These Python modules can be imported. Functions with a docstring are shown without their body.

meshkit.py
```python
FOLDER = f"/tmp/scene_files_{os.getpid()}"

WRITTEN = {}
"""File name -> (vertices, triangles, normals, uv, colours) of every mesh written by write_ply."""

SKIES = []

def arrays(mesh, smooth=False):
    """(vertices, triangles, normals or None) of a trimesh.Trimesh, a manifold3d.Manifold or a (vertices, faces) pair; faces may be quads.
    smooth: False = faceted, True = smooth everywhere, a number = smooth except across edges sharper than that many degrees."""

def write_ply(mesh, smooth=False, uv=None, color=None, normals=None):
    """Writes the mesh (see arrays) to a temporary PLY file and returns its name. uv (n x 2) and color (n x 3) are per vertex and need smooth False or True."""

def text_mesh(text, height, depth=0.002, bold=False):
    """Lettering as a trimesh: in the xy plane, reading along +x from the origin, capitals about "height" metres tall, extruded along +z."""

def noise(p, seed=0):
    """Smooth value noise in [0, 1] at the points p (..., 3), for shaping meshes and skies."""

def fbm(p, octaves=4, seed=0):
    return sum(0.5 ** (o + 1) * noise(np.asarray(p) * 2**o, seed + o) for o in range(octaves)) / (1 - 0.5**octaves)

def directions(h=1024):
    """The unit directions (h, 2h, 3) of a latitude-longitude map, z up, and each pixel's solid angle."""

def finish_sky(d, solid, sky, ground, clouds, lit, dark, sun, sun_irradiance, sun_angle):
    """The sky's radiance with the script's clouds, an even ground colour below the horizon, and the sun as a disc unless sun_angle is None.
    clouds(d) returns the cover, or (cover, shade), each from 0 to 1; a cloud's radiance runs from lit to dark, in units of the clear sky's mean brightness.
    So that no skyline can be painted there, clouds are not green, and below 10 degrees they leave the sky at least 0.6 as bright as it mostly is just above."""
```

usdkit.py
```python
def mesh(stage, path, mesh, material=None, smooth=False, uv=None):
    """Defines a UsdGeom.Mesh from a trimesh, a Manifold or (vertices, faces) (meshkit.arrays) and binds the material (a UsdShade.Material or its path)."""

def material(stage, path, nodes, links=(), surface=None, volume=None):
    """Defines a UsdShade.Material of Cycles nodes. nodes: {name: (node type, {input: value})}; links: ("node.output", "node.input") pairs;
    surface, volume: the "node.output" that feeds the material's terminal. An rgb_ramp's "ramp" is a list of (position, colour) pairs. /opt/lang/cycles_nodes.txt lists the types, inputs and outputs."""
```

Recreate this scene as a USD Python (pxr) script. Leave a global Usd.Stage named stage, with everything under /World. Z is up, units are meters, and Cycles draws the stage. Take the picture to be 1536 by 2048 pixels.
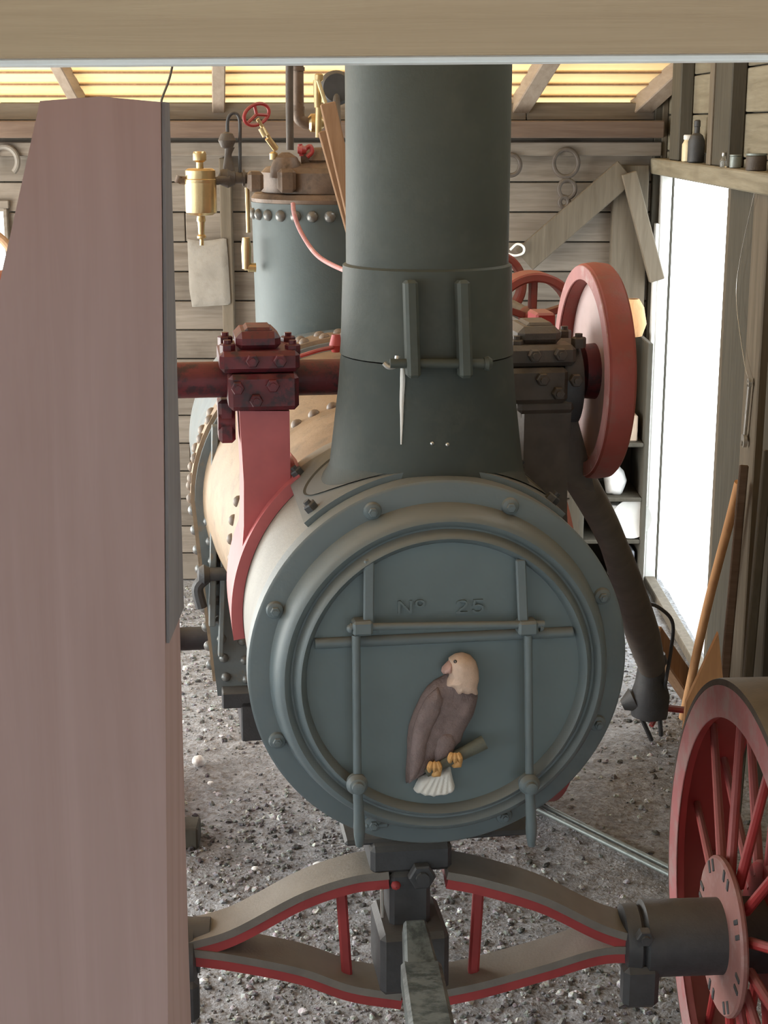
import math, random
import numpy as np
import trimesh
import shapely.geometry as sg
from scipy.spatial import Delaunay, ConvexHull
from pxr import Usd, UsdGeom, UsdLux, UsdShade, Gf, Sdf, Vt
import usdkit, meshkit

rng = random.Random(7)
nrg = np.random.default_rng(7)
stage = Usd.Stage.CreateInMemory()
UsdGeom.SetStageUpAxis(stage, 'Z')
UsdGeom.SetStageMetersPerUnit(stage, 1.0)
UsdGeom.Xform.Define(stage, '/World')
UsdGeom.Scope.Define(stage, '/World/Looks')

# ------------------------------------------------------------------ camera
W, H, FPX = 1536.0, 2048.0, 3100.0
EYE = 2.344
PITCH = math.atan(779.0 / FPX)
cam = UsdGeom.Camera.Define(stage, '/World/camera')
cam.CreateHorizontalApertureAttr(36.0)
cam.CreateVerticalApertureAttr(48.0)
cam.CreateFocalLengthAttr(36.0 * FPX / W)
cam.CreateClippingRangeAttr(Gf.Vec2f(0.05, 500))
cam.AddTranslateOp().Set(Gf.Vec3d(0, 0, EYE))
cam.AddRotateXOp().Set(90.0 - math.degrees(PITCH))
cam.CreateExposureAttr(0.0)

# ------------------------------------------------------------------ sky and daylight
dome = UsdLux.DomeLight.Define(stage, '/World/sky')
dome.CreateIntensityAttr(1.6)
dome.CreateColorAttr(Gf.Vec3f(0.86, 0.95, 1.0))
dome.CreateExposureAttr(0.0)

def rect_light(name, loc, size, rot, power, color):
    l = UsdLux.RectLight.Define(stage, '/World/' + name)
    l.CreateWidthAttr(size[0]); l.CreateHeightAttr(size[1])
    l.CreateIntensityAttr(power); l.CreateColorAttr(Gf.Vec3f(*color))
    l.AddTranslateOp().Set(Gf.Vec3d(*loc))
    l.AddRotateXYZOp().Set(Gf.Vec3f(*rot))
    return l
sun = UsdLux.DistantLight.Define(stage, '/World/sun')   # high sun behind the shed
sun.CreateIntensityAttr(9.5); sun.CreateAngleAttr(0.6); sun.CreateColorAttr(Gf.Vec3f(1.0, 0.94, 0.84))
sun.AddRotateXYZOp().Set(Gf.Vec3f(-36.0, 0.0, -10.0))
# daylight that comes in through the big opening of the left wall (the light's -Z points into the shed)
rect_light('daylight_left', (-3.0, 5.6, 1.15), (2.1, 3.6), (0, -120, 0), 7.2, (1.0, 0.95, 0.86))

# ------------------------------------------------------------------ helpers: names, prims, custom data
taken = {}
def numbered(path):
    k = taken.get(path, -1) + 1
    taken[path] = k
    return path if k == 0 else '%s_%03d' % (path, k)

def tag(o, label=None, cat=None, group=None, kind=None):
    p = o.GetPrim() if hasattr(o, 'GetPrim') else o
    for k, v in (('label', label), ('category', cat), ('group', group), ('kind', kind)):
        if v:
            p.SetCustomDataByKey(k, v)
    return p

origin = {}
def thing(name, loc=(0, 0, 0), label=None, cat=None, group=None, kind=None, rotz=0.0):
    path = numbered('/World/' + name)
    x = UsdGeom.Xform.Define(stage, path)
    x.AddTranslateOp().Set(Gf.Vec3d(*map(float, loc)))
    if rotz:
        x.AddRotateZOp().Set(rotz)
    origin[path] = np.array(loc, float)
    tag(x, label, cat, group, kind)
    return path

def obj(name, m, mat, parent=None, smooth=32, label=None, cat=None, group=None, kind=None):
    """One Mesh from world-space geometry; it is stored relative to its thing's base."""
    if isinstance(m, (list, tuple)):
        m = trimesh.util.concatenate(list(m))
    path = numbered((parent or '/World') + '/' + name)
    base = origin.get(parent)
    m = m.copy()
    if base is None:
        base = m.bounds.mean(0); base[2] = m.bounds[0, 2]
        m.apply_translation(-base)
        g = usdkit.mesh(stage, path, m, mat, smooth=smooth)
        g.AddTranslateOp().Set(Gf.Vec3d(*map(float, base)))
    else:
        m.apply_translation(-base)
        g = usdkit.mesh(stage, path, m, mat, smooth=smooth)
    origin[path] = base
    tag(g, label, cat, group, kind)
    return path
# a part's children: their parent prim is a Mesh with no transform of its own, so the thing's base holds for them too
def sub(name, m, mat, parent, **k):
    return obj(name, m, mat, parent, **k)

# ------------------------------------------------------------------ helpers: pixels to places
cp, sp_ = math.cos(PITCH), math.sin(PITCH)
def ray(px, py):
    a, b = (px - W / 2) / FPX, (H / 2 - py) / FPX
    return np.array([a, cp + b * sp_, -sp_ + b * cp])
def at(px, py, Y):
    d = ray(px, py); t = Y / d[1]
    return np.array([0, 0, EYE]) + d * t
def atx(px, py, X):
    d = ray(px, py); t = X / d[0]
    return np.array([0, 0, EYE]) + d * t
def atz(px, py, z):
    d = ray(px, py); t = (z - EYE) / d[2]
    return np.array([0, 0, EYE]) + d * t

# ------------------------------------------------------------------ helpers: meshes
def fixm(m):
    if m.is_watertight and m.volume < 0:
        m.invert()
    return m
def hull(pts):
    return trimesh.convex.convex_hull(np.asarray(pts, float))
def cbox(x0, x1, y0, y1, z0, z1, b=0.004):
    b = min(b, 0.45 * min(abs(x1 - x0), abs(y1 - y0), abs(z1 - z0)))
    x0, x1 = min(x0, x1), max(x0, x1); y0, y1 = min(y0, y1), max(y0, y1); z0, z1 = min(z0, z1), max(z0, z1)
    P = []
    for x, sx in ((x0, 1), (x1, -1)):
        for y, sy in ((y0, 1), (y1, -1)):
            for z, sz in ((z0, 1), (z1, -1)):
                P += [(x + sx * b, y + sy * b, z), (x + sx * b, y, z + sz * b), (x, y + sy * b, z + sz * b)]
    return hull(P)
def frame(d, up=(0, 0, 1)):
    d = np.asarray(d, float); d = d / np.linalg.norm(d)
    u = np.asarray(up, float)
    if abs(d @ u) > 0.97:
        u = np.array([0, 1.0, 0]) if abs(d[1]) < 0.9 else np.array([1.0, 0, 0])
    a = np.cross(u, d); a /= np.linalg.norm(a)
    b = np.cross(d, a)
    return a, b, d
def bar(p0, p1, w, t, b=0.003, up=(0, 0, 1), w1=None, t1=None):
    """A chamfered timber or flat bar from p0 to p1, w across and t along 'up'."""
    p0, p1 = np.asarray(p0, float), np.asarray(p1, float)
    a, c, d = frame(p1 - p0, up)
    w1, t1 = w1 or w, t1 or t
    P = []
    for p, ww, tt, s in ((p0, w, t, 1), (p1, w1, t1, -1)):
        for i in (-1, 1):
            for j in (-1, 1):
                P += [p + a * i * (ww / 2 - b) + c * j * (tt / 2 - b), p + s * d * b + a * i * ww / 2 + c * j * (tt / 2 - b), p + s * d * b + a * i * (ww / 2 - b) + c * j * tt / 2]
    return hull(P)
def lathe(profile, p0, axis, n=48, cap=True):
    """profile: (radius, height along axis) pairs; closed to the axis at both ends when cap."""
    a, b, d = frame(axis)
    pr = [tuple(q) for q in profile]
    V, F = [], []
    th = np.linspace(0, 2 * np.pi, n, endpoint=False)
    ring = np.cos(th)[:, None] * a + np.sin(th)[:, None] * b
    for r, h in pr:
        V.append(np.asarray(p0) + ring * max(r, 1e-5) + d * h)
    V = np.vstack(V)
    k = len(pr)
    for i in range(k - 1):
        for j in range(n):
            q = (j + 1) % n
            F += [(i * n + j, i * n + q, (i + 1) * n + q), (i * n + j, (i + 1) * n + q, (i + 1) * n + j)]
    if cap:
        c0, c1 = len(V), len(V) + 1
        V = np.vstack([V, np.asarray(p0) + d * pr[0][1], np.asarray(p0) + d * pr[-1][1]])
        for j in range(n):
            q = (j + 1) % n
            F += [(c0, q, j), (c1, (k - 1) * n + j, (k - 1) * n + q)]
    else:
        for j in range(n):
            q = (j + 1) % n
            i = k - 1
            F += [(i * n + j, i * n + q, q), (i * n + j, q, j)]
    m = trimesh.Trimesh(V, F, process=False)
    return fixm(m)
def cyl(p0, p1, r, r1=None, n=24, b=0.0):
    p0, p1 = np.asarray(p0, float), np.asarray(p1, float)
    L = np.linalg.norm(p1 - p0); r1 = r if r1 is None else r1
    if b:
        pr = [(r - b, 0), (r, b), (r1, L - b), (r1 - b, L)]
    else:
        pr = [(r, 0), (r1, L)]
    return lathe(pr, p0, p1 - p0, n)
def ring(p0, axis, ro, ri, h, n=48, b=0.004):
    """A flat ring: outer ro, inner ri, height h along the axis."""
    return lathe([(ri, b), (ri + b, 0), (ro - b, 0), (ro, b), (ro, h - b), (ro - b, h), (ri + b, h), (ri, h - b)], p0, axis, n, cap=False)
def tube(pts, r, n=10, close=False):
    pts = np.asarray(pts, float); k = len(pts)
    rs = np.full(k, r) if np.ndim(r) == 0 else np.asarray(r, float)
    T = np.gradient(pts, axis=0)
    if close:
        T = np.roll(pts, -1, 0) - np.roll(pts, 1, 0)
    T /= np.linalg.norm(T, axis=1, keepdims=True)
    a, b, _ = frame(T[0])
    V, F = [], []
    th = np.linspace(0, 2 * np.pi, n, endpoint=False)
    for i in range(k):
        a = a - T[i] * (a @ T[i]); a /= np.linalg.norm(a); b = np.cross(T[i], a)
        V.append(pts[i] + rs[i] * (np.cos(th)[:, None] * a + np.sin(th)[:, None] * b))
    V = np.vstack(V)
    for i in range(k if close else k - 1):
        o = ((i + 1) % k) * n
        for j in range(n):
            q = (j + 1) % n
            F += [(i * n + j, i * n + q, o + q), (i * n + j, o + q, o + j)]
    if not close:
        c = len(V); V = np.vstack([V, pts[0], pts[-1]])
        for j in range(n):
            q = (j + 1) % n
            F += [(c, q, j), (c + 1, (k - 1) * n + j, (k - 1) * n + q)]
    return fixm(trimesh.Trimesh(V, F, process=False))
def curve(ctrl, n=24):
    """A smooth line through the control points (Catmull-Rom)."""
    P = np.asarray(ctrl, float); P = np.vstack([2 * P[0] - P[1], P, 2 * P[-1] - P[-2]])
    out = []; m = len(P) - 3
    for s in np.linspace(0, m - 1e-9, n):
        i = int(s); t = s - i
        p0, p1, p2, p3 = P[i:i + 4]
        out.append(0.5 * (2 * p1 + (p2 - p0) * t + (2 * p0 - 5 * p1 + 4 * p2 - p3) * t * t + (3 * p1 - p0 - 3 * p2 + p3) * t ** 3))
    return np.array(out)
def slab(poly, p0, ax, ay, thick):
    """A polygon in the plane (p0; ax, ay) extruded by thick along ax x ay."""
    pg = sg.Polygon(poly) if not hasattr(poly, 'geom_type') else poly
    m = trimesh.creation.extrude_polygon(pg, thick, engine='earcut')
    ax, ay = np.asarray(ax, float), np.asarray(ay, float)
    M = np.eye(4); M[:3, 0], M[:3, 1], M[:3, 2], M[:3, 3] = ax, ay, np.cross(ax, ay), p0
    m.apply_transform(M)
    return m
def rivet(p, nrm, r, n=8):
    return lathe([(r, -0.3 * r), (r, 0.05 * r), (0.82 * r, 0.42 * r), (0.45 * r, 0.68 * r), (0.001, 0.76 * r)], p, nrm, n, cap=False)
def nut(p, nrm, r, h=None):
    h = h or r * 0.9
    return trimesh.util.concatenate([lathe([(r * 0.95, -0.2 * h), (r, 0.1 * h), (r, 0.85 * h), (r * 0.86, h)], p, nrm, 6), cyl(np.asarray(p) , np.asarray(p) + np.asarray(nrm, float) / np.linalg.norm(nrm) * h * 1.4, r * 0.5, n=10)])
def relief(poly, h, fn, step, edge=None, ripple=None):
    """A domed relief on the polygon (2D); fn(u, v, height) places it. Closed with a flat back."""
    pg = sg.Polygon(poly).buffer(0)
    edge = edge or step * 5
    xs0, ys0, xs1, ys1 = pg.bounds
    B = [pg.exterior.interpolate(s) for s in np.arange(0, pg.exterior.length, step)]
    pts = [(p.x, p.y) for p in B]; nb = len(pts)
    for x in np.arange(xs0, xs1, step):
        for y in np.arange(ys0, ys1, step):
            q = sg.Point(x + (0.3 * step if int((y - ys0) / step) % 2 else 0), y)
            if pg.contains(q) and pg.exterior.distance(q) > step * 0.6:
                pts.append((q.x, q.y))
    pts = np.array(pts)
    tri = Delaunay(pts).simplices
    keep = [t for t in tri if pg.buffer(step * 0.05).contains(sg.Point(*pts[t].mean(0)))]
    d = np.array([pg.exterior.distance(sg.Point(*p)) for p in pts]); d[:nb] = 0
    k = np.clip(d / edge, 0, 1)
    z = h * (0.25 + 0.75 * np.sqrt(np.clip(1 - (1 - k) ** 2, 0, 1)))
    if ripple is not None:
        z = z + ripple(pts) * k
    top = np.array([fn(p[0], p[1], zz) for p, zz in zip(pts, z)])
    back = np.array([fn(p[0], p[1], 0) for p in pts])
    n = len(pts); keep = np.array(keep)
    F = list(map(tuple, keep)) + [(n + c, n + b, n + a) for a, b, c in keep]
    m0 = trimesh.Trimesh(pts @ np.array([[1, 0, 0], [0, 1, 0]]), keep, process=False)
    e = m0.edges[trimesh.grouping.group_rows(m0.edges_sorted, require_count=1)]
    for a, b in e:
        F += [(b, a, n + a), (b, n + a, n + b)]
    return fixm(trimesh.Trimesh(np.vstack([top, back]), F, process=True))

# ------------------------------------------------------------------ materials
def lk(name):
    return '/World/Looks/' + name
def paint(name, col, rough=0.5, metal=0.0, var=0.25, scale=9.0, bump=0.05, second=None, second_at=(0.5, 0.62), dust=None, dust_amt=0.0, spec=0.5, coat=0.0, fine=160.0):
    c = np.array(col, float)
    n = {'g': ('geometry', {}), 'oi': ('object_info', {}),
         'nz': ('noise_texture', {'scale': scale, 'detail': 5.0, 'roughness': 0.6}),
         'rp': ('rgb_ramp', {'ramp': [(0.25, tuple(np.clip(c * (1 - var), 0, 1))), (0.75, tuple(np.clip(c * (1 + var), 0, 1)))]}),
         'nf': ('noise_texture', {'scale': fine, 'detail': 3.0}),
         'bp': ('bump', {'strength': bump, 'distance': 0.01}),
         'p': ('principled_bsdf', {'roughness': rough, 'metallic': metal, 'specular_ior_level': spec, 'coat_weight': coat})}
    l = [('g.position', 'nz.vector'), ('g.position', 'nf.vector'), ('nz.fac', 'rp.fac'), ('nf.fac', 'bp.height'), ('bp.normal', 'p.normal')]
    out = 'rp.color'
    if second is not None:
        n['n2'] = ('noise_texture', {'scale': scale * 2.3, 'detail': 6.0, 'roughness': 0.65})
        n['r2'] = ('rgb_ramp', {'ramp': [(second_at[0], (0, 0, 0)), (second_at[1], (1, 1, 1))]})
        n['m2'] = ('mix_color', {'b': tuple(second)})
        l += [('g.position', 'n2.vector'), ('n2.fac', 'r2.fac'), ('r2.color', 'm2.fac'), (out, 'm2.a')]
        out = 'm2.result'
    if dust is not None:
        n['s'] = ('separate_xyz', {}); n['mr'] = ('map_range', {'from_min': 0.05, 'from_max': 0.95, 'to_min': 0.0, 'to_max': dust_amt, 'clamp': True})
        n['mm'] = ('math', {'math_type': 'multiply'}); n['md'] = ('mix_color', {'b': tuple(dust)})
        n['rr'] = ('map_range', {'from_min': 0.2, 'from_max': 0.7, 'to_min': 0.55, 'to_max': 1.0, 'clamp': True})
        l += [('g.normal', 's.vector'), ('s.z', 'mr.value'), ('nz.fac', 'rr.value'), ('mr.result', 'mm.value1'), ('rr.result', 'mm.value2'), ('mm.value', 'md.fac'), (out, 'md.a')]
        out = 'md.result'
    l.append((out, 'p.base_color'))
    usdkit.material(stage, lk(name), n, l, surface='p.BSDF')
    return lk(name)

def wood(name, dark, light, axis=0, rough=0.75, scale=6.0, stretch=14.0, tone=0.25, stain=None, stain_at=(0.55, 0.75), bump=0.25, translucent=None):
    sc = [scale * stretch] * 3; sc[axis] = scale
    n = {'g': ('geometry', {}), 'oi': ('object_info', {}),
         'mu': ('math', {'math_type': 'multiply', 'value2': 37.0}),
         'mp': ('mapping', {'scale': tuple(sc)}),
         'nz': ('noise_texture', {'dimensions': '4D', 'scale': 1.0, 'detail': 6.0, 'roughness': 0.62, 'distortion': 0.6}),
         'rp': ('rgb_ramp', {'ramp': [(0.3, tuple(dark)), (0.7, tuple(light))]}),
         'tn': ('map_range', {'from_min': 0, 'from_max': 1, 'to_min': 1 - tone, 'to_max': 1 + tone}),
         'hs': ('hsv', {}),
         'bp': ('bump', {'strength': bump, 'distance': 0.006}),
         'p': ('principled_bsdf', {'roughness': rough, 'specular_ior_level': 0.3})}
    l = [('g.position', 'mp.vector'), ('mp.vector', 'nz.vector'), ('oi.random', 'mu.value1'), ('mu.value', 'nz.w'), ('nz.fac', 'rp.fac'),
         ('oi.random', 'tn.value'), ('tn.result', 'hs.value'), ('rp.color', 'hs.color'), ('nz.fac', 'bp.height'), ('bp.normal', 'p.normal')]
    out = 'hs.color'
    if stain is not None:
        n['n2'] = ('noise_texture', {'dimensions': '4D', 'scale': 2.6, 'detail': 5.0})
        n['r2'] = ('rgb_ramp', {'ramp': [(stain_at[0], (0, 0, 0)), (stain_at[1], (0.8, 0.8, 0.8))]})
        n['m2'] = ('mix_color', {'b': tuple(stain)})
        l += [('g.position', 'n2.vector'), ('mu.value', 'n2.w'), ('n2.fac', 'r2.fac'), ('r2.color', 'm2.fac'), (out, 'm2.a')]
        out = 'm2.result'
    l.append((out, 'p.base_color'))
    surf = 'p.BSDF'
    if translucent is not None:
        n['tb'] = ('translucent_bsdf', {'color': tuple(translucent)}); n['mc'] = ('mix_closure', {'fac': 0.5})
        n['tm'] = ('mix_color', {'blend_type': 'multiply', 'fac': 0.8, 'a': tuple(translucent)})
        l += [(out, 'tm.b'), ('tm.result', 'tb.color'), ('p.BSDF', 'mc.closure1'), ('tb.BSDF', 'mc.closure2')]
        surf = 'mc.closure'
    usdkit.material(stage, lk(name), n, l, surface=surf)
    return lk(name)

DUST = (0.30, 0.26, 0.21)
GREEN = paint('engine_green', (0.13, 0.16, 0.166), 0.48, var=0.14, scale=6, bump=0.04, dust=(0.20, 0.18, 0.145), dust_amt=0.75, second=(0.14, 0.165, 0.165), second_at=(0.5, 0.7))
GREEN_DOOR = paint('door_green', (0.135, 0.172, 0.176), 0.55, var=0.12, scale=4, bump=0.03)
STACKB = paint('chimney_base_green', (0.050, 0.060, 0.054), 0.68, spec=0.3, var=0.16, scale=6, bump=0.05, dust=(0.15, 0.135, 0.11), dust_amt=0.5, second=(0.066, 0.073, 0.062), second_at=(0.5, 0.72))
STACK = paint('chimney_green', (0.066, 0.075, 0.064), 0.6, spec=0.4, var=0.16, scale=5, bump=0.05, second=(0.085, 0.092, 0.078), second_at=(0.5, 0.75))
DOME = paint('dome_grey', (0.085, 0.108, 0.108), 0.6, var=0.12, scale=7, bump=0.04, second=(0.10, 0.122, 0.118), second_at=(0.55, 0.75))
BARREL = paint('barrel_grey', (0.22, 0.21, 0.18), 0.55, var=0.2, scale=7, dust=DUST, dust_amt=0.7)
TAN = paint('boiler_tan', (0.31, 0.215, 0.135), 0.6, var=0.22, scale=6, bump=0.08, second=(0.20, 0.15, 0.10), second_at=(0.52, 0.72))
FIREBOX = paint('firebox_grey', (0.16, 0.18, 0.18), 0.4, var=0.25, scale=9, bump=0.05, second=(0.22, 0.18, 0.13), second_at=(0.55, 0.7))
RIVET = paint('rivet_steel', (0.20, 0.20, 0.19), 0.35, metal=0.35, var=0.3, scale=30)
RIVETB = paint('rivet_brown', (0.20, 0.15, 0.11), 0.5, var=0.3, scale=30)
RED = paint('red_paint', (0.46, 0.115, 0.118), 0.45, var=0.18, scale=8, bump=0.03, spec=0.5)
DRED = paint('dark_red', (0.13, 0.020, 0.026), 0.45, var=0.35, scale=14, bump=0.06, second=(0.05, 0.02, 0.025), second_at=(0.5, 0.62))
WRED = paint('wheel_red', (0.36, 0.035, 0.034), 0.45, var=0.15, scale=8, bump=0.04, dust=(0.33, 0.24, 0.21), dust_amt=0.6)
PINK = paint('faded_pink', (0.46, 0.20, 0.19), 0.6, var=0.15, scale=9, bump=0.04, second=(0.55, 0.40, 0.38), second_at=(0.55, 0.75))
WEBP = paint('pale_pink', (0.62, 0.46, 0.44), 0.55, var=0.12, scale=9)
RIMF = paint('rim_dusty_red', (0.42, 0.145, 0.145), 0.5, var=0.12, scale=6, second=(0.40, 0.24, 0.225), second_at=(0.45, 0.65))
PIPEM = paint('dusty_pipe', (0.135, 0.112, 0.092), 0.65, var=0.25, scale=12, bump=0.1, dust=DUST, dust_amt=0.5)
FLANGE = paint('hub_flange_pink', (0.33, 0.15, 0.13), 0.5, var=0.15, scale=9, second=(0.38, 0.23, 0.205), second_at=(0.5, 0.7))
FLYR = paint('flywheel_red', (0.30, 0.062, 0.048), 0.5, var=0.15, scale=10, second=(0.25, 0.09, 0.07), second_at=(0.5, 0.75))
BLACK = paint('black_iron', (0.055, 0.055, 0.057), 0.55, var=0.3, scale=14, bump=0.1, dust=(0.13, 0.115, 0.095), dust_amt=0.7)
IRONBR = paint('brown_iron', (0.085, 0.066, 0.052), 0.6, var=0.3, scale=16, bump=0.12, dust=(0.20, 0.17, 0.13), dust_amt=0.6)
BRONZE = paint('brown_bronze', (0.17, 0.115, 0.08), 0.5, metal=0.2, var=0.25, scale=18, bump=0.08, second=(0.12, 0.085, 0.06), second_at=(0.5, 0.65))
BRASS = paint('brass', (0.62, 0.46, 0.24), 0.3, metal=0.9, var=0.15, scale=20, bump=0.03)
STEEL = paint('bright_steel', (0.62, 0.61, 0.58), 0.3, metal=0.8, var=0.15, scale=30)
GALV = paint('galvanised_pipe', (0.24, 0.27, 0.255), 0.45, metal=0.3, var=0.2, scale=25)
AXLEG = paint('axle_grey', (0.19, 0.17, 0.145), 0.6, var=0.25, scale=9, bump=0.1, dust=DUST, dust_amt=0.6)
AXLER = paint('axle_red', (0.36, 0.045, 0.045), 0.55, var=0.2, scale=10, bump=0.04)
BAREG = paint('bare_grey_paint', (0.15, 0.165, 0.155), 0.5, var=0.3, scale=12, second=(0.06, 0.07, 0.065), second_at=(0.45, 0.6))
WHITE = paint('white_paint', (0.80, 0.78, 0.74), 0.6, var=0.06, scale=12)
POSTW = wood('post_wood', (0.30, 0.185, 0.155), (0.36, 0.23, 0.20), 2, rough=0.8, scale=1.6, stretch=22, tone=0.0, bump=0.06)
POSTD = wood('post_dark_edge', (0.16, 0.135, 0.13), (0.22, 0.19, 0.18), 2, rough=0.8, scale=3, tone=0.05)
HEADW = wood('header_wood', (0.40, 0.275, 0.165), (0.52, 0.375, 0.235), 0, rough=0.8, scale=1.6, stretch=40, tone=0.0, bump=0.15)
WALLW = wood('wall_plank', (0.14, 0.113, 0.088), (0.24, 0.205, 0.168), 0, scale=2.2, stretch=16, tone=0.2, stain=(0.09, 0.07, 0.052), stain_at=(0.56, 0.72))
WALLY = wood('side_wall_plank', (0.17, 0.145, 0.10), (0.29, 0.255, 0.185), 1, scale=2.2, stretch=16, tone=0.15, stain=(0.16, 0.13, 0.09))
STUDW = wood('stud_wood', (0.12, 0.096, 0.067), (0.20, 0.163, 0.12), 2, scale=2.2, stretch=14, tone=0.15)
DARKW = wood('dark_stud', (0.062, 0.055, 0.041), (0.10, 0.088, 0.068), 2, scale=3, stretch=14, tone=0.1)
PLATEW = wood('plate_beam', (0.10, 0.065, 0.048), (0.17, 0.12, 0.09), 0, scale=2.5, stretch=14, tone=0.15, stain=(0.11, 0.07, 0.05))
RAFTW = wood('rafter_wood', (0.30, 0.235, 0.18), (0.42, 0.34, 0.27), 1, scale=2.5, stretch=12, tone=0.1)
ROOFB = wood('roof_board', (0.66, 0.44, 0.22), (0.86, 0.62, 0.36), 0, scale=1.5, stretch=14, tone=0.08, bump=0.08)
ROOFT = wood('translucent_roof_board', (0.86, 0.68, 0.43), (0.98, 0.86, 0.62), 0, rough=0.6, scale=1.5, stretch=14, tone=0.06, bump=0.05, translucent=(1.0, 0.95, 0.86))
SCREENW = wood('light_screen_grey', (0.40, 0.42, 0.44), (0.50, 0.52, 0.55), 0, scale=2.2, stretch=14, tone=0.05)
ORANGE = wood('orange_wood', (0.50, 0.26, 0.12), (0.66, 0.37, 0.18), 2, scale=4, stretch=10, tone=0.05)
PLANKB = wood('brown_plank', (0.28, 0.16, 0.09), (0.40, 0.25, 0.15), 2, scale=4, stretch=12, tone=0.05)
CLOTH = paint('grey_sacking', (0.27, 0.245, 0.21), 0.85, var=0.12, scale=9, bump=0.15, second=(0.22, 0.195, 0.165), second_at=(0.5, 0.75), fine=60)
EBROWN = paint('eagle_brown', (0.20, 0.145, 0.135), 0.65, var=0.22, scale=40, bump=0.25, fine=220)
ECREAM = paint('eagle_cream', (0.62, 0.44, 0.33), 0.6, var=0.12, scale=50, bump=0.15)
EBEAK = paint('eagle_beak', (0.52, 0.32, 0.27), 0.5, var=0.1, scale=50)
EWHITE = paint('eagle_tail_white', (0.82, 0.79, 0.72), 0.55, var=0.05, scale=50)
EGOLD = paint('eagle_foot_gold', (0.62, 0.34, 0.12), 0.55, var=0.15, scale=60)
EBRANCH = paint('branch_green', (0.115, 0.115, 0.085), 0.6, var=0.2, scale=50)
PAPER = paint('white_paper', (0.80, 0.78, 0.75), 0.7, var=0.08, scale=20)
TANP = paint('tan_card', (0.58, 0.45, 0.34), 0.7, var=0.1, scale=20)
BLUEP = paint('blue_grey_box', (0.50, 0.53, 0.60), 0.6, var=0.1, scale=20)
GRAVEL = paint('ash_gravel', (0.29, 0.288, 0.295), 0.85, var=0.5, scale=26, bump=0.6, second=(0.18, 0.155, 0.135), second_at=(0.48, 0.65), fine=90)
def stone_material():
    n = {'oi': ('object_info', {}), 'g': ('geometry', {}),
         'rp': ('rgb_ramp', {'ramp': [(0.0, (0.10, 0.095, 0.09)), (0.4, (0.26, 0.25, 0.24)), (0.8, (0.46, 0.445, 0.43)), (0.95, (0.70, 0.68, 0.65)), (1.0, (0.95, 0.93, 0.90))]}),
         'nz': ('noise_texture', {'scale': 60.0}), 'mx': ('mix_color', {'blend_type': 'multiply', 'fac': 0.5}), 'p': ('principled_bsdf', {'roughness': 0.75})}
    l = [('oi.random', 'rp.fac'), ('g.position', 'nz.vector'), ('rp.color', 'mx.a'), ('nz.color', 'mx.b'), ('mx.result', 'p.base_color')]
    usdkit.material(stage, lk('gravel_stone'), n, l, surface='p.BSDF')
    return lk('gravel_stone')
STONE = stone_material()
PEBBLE = paint('white_pebble', (0.86, 0.84, 0.80), 0.7, var=0.12, scale=40)
YARD = paint('yard_ground', (0.50, 0.50, 0.48), 0.9, var=0.15, scale=1.5)
def glass_material(name, col):
    n = {'p': ('principled_bsdf', {'base_color': tuple(col), 'roughness': 0.05, 'transmission_weight': 0.9, 'ior': 1.45})}
    usdkit.material(stage, lk(name), n, [], surface='p.BSDF')
    return lk(name)
GLASS = glass_material('jar_glass', (0.92, 0.95, 0.92))

# ================================================================== THE SHED
XL, XR, YB, YF = -2.9, 1.36, 7.85, 1.0
WALLTOP = 2.36
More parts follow.
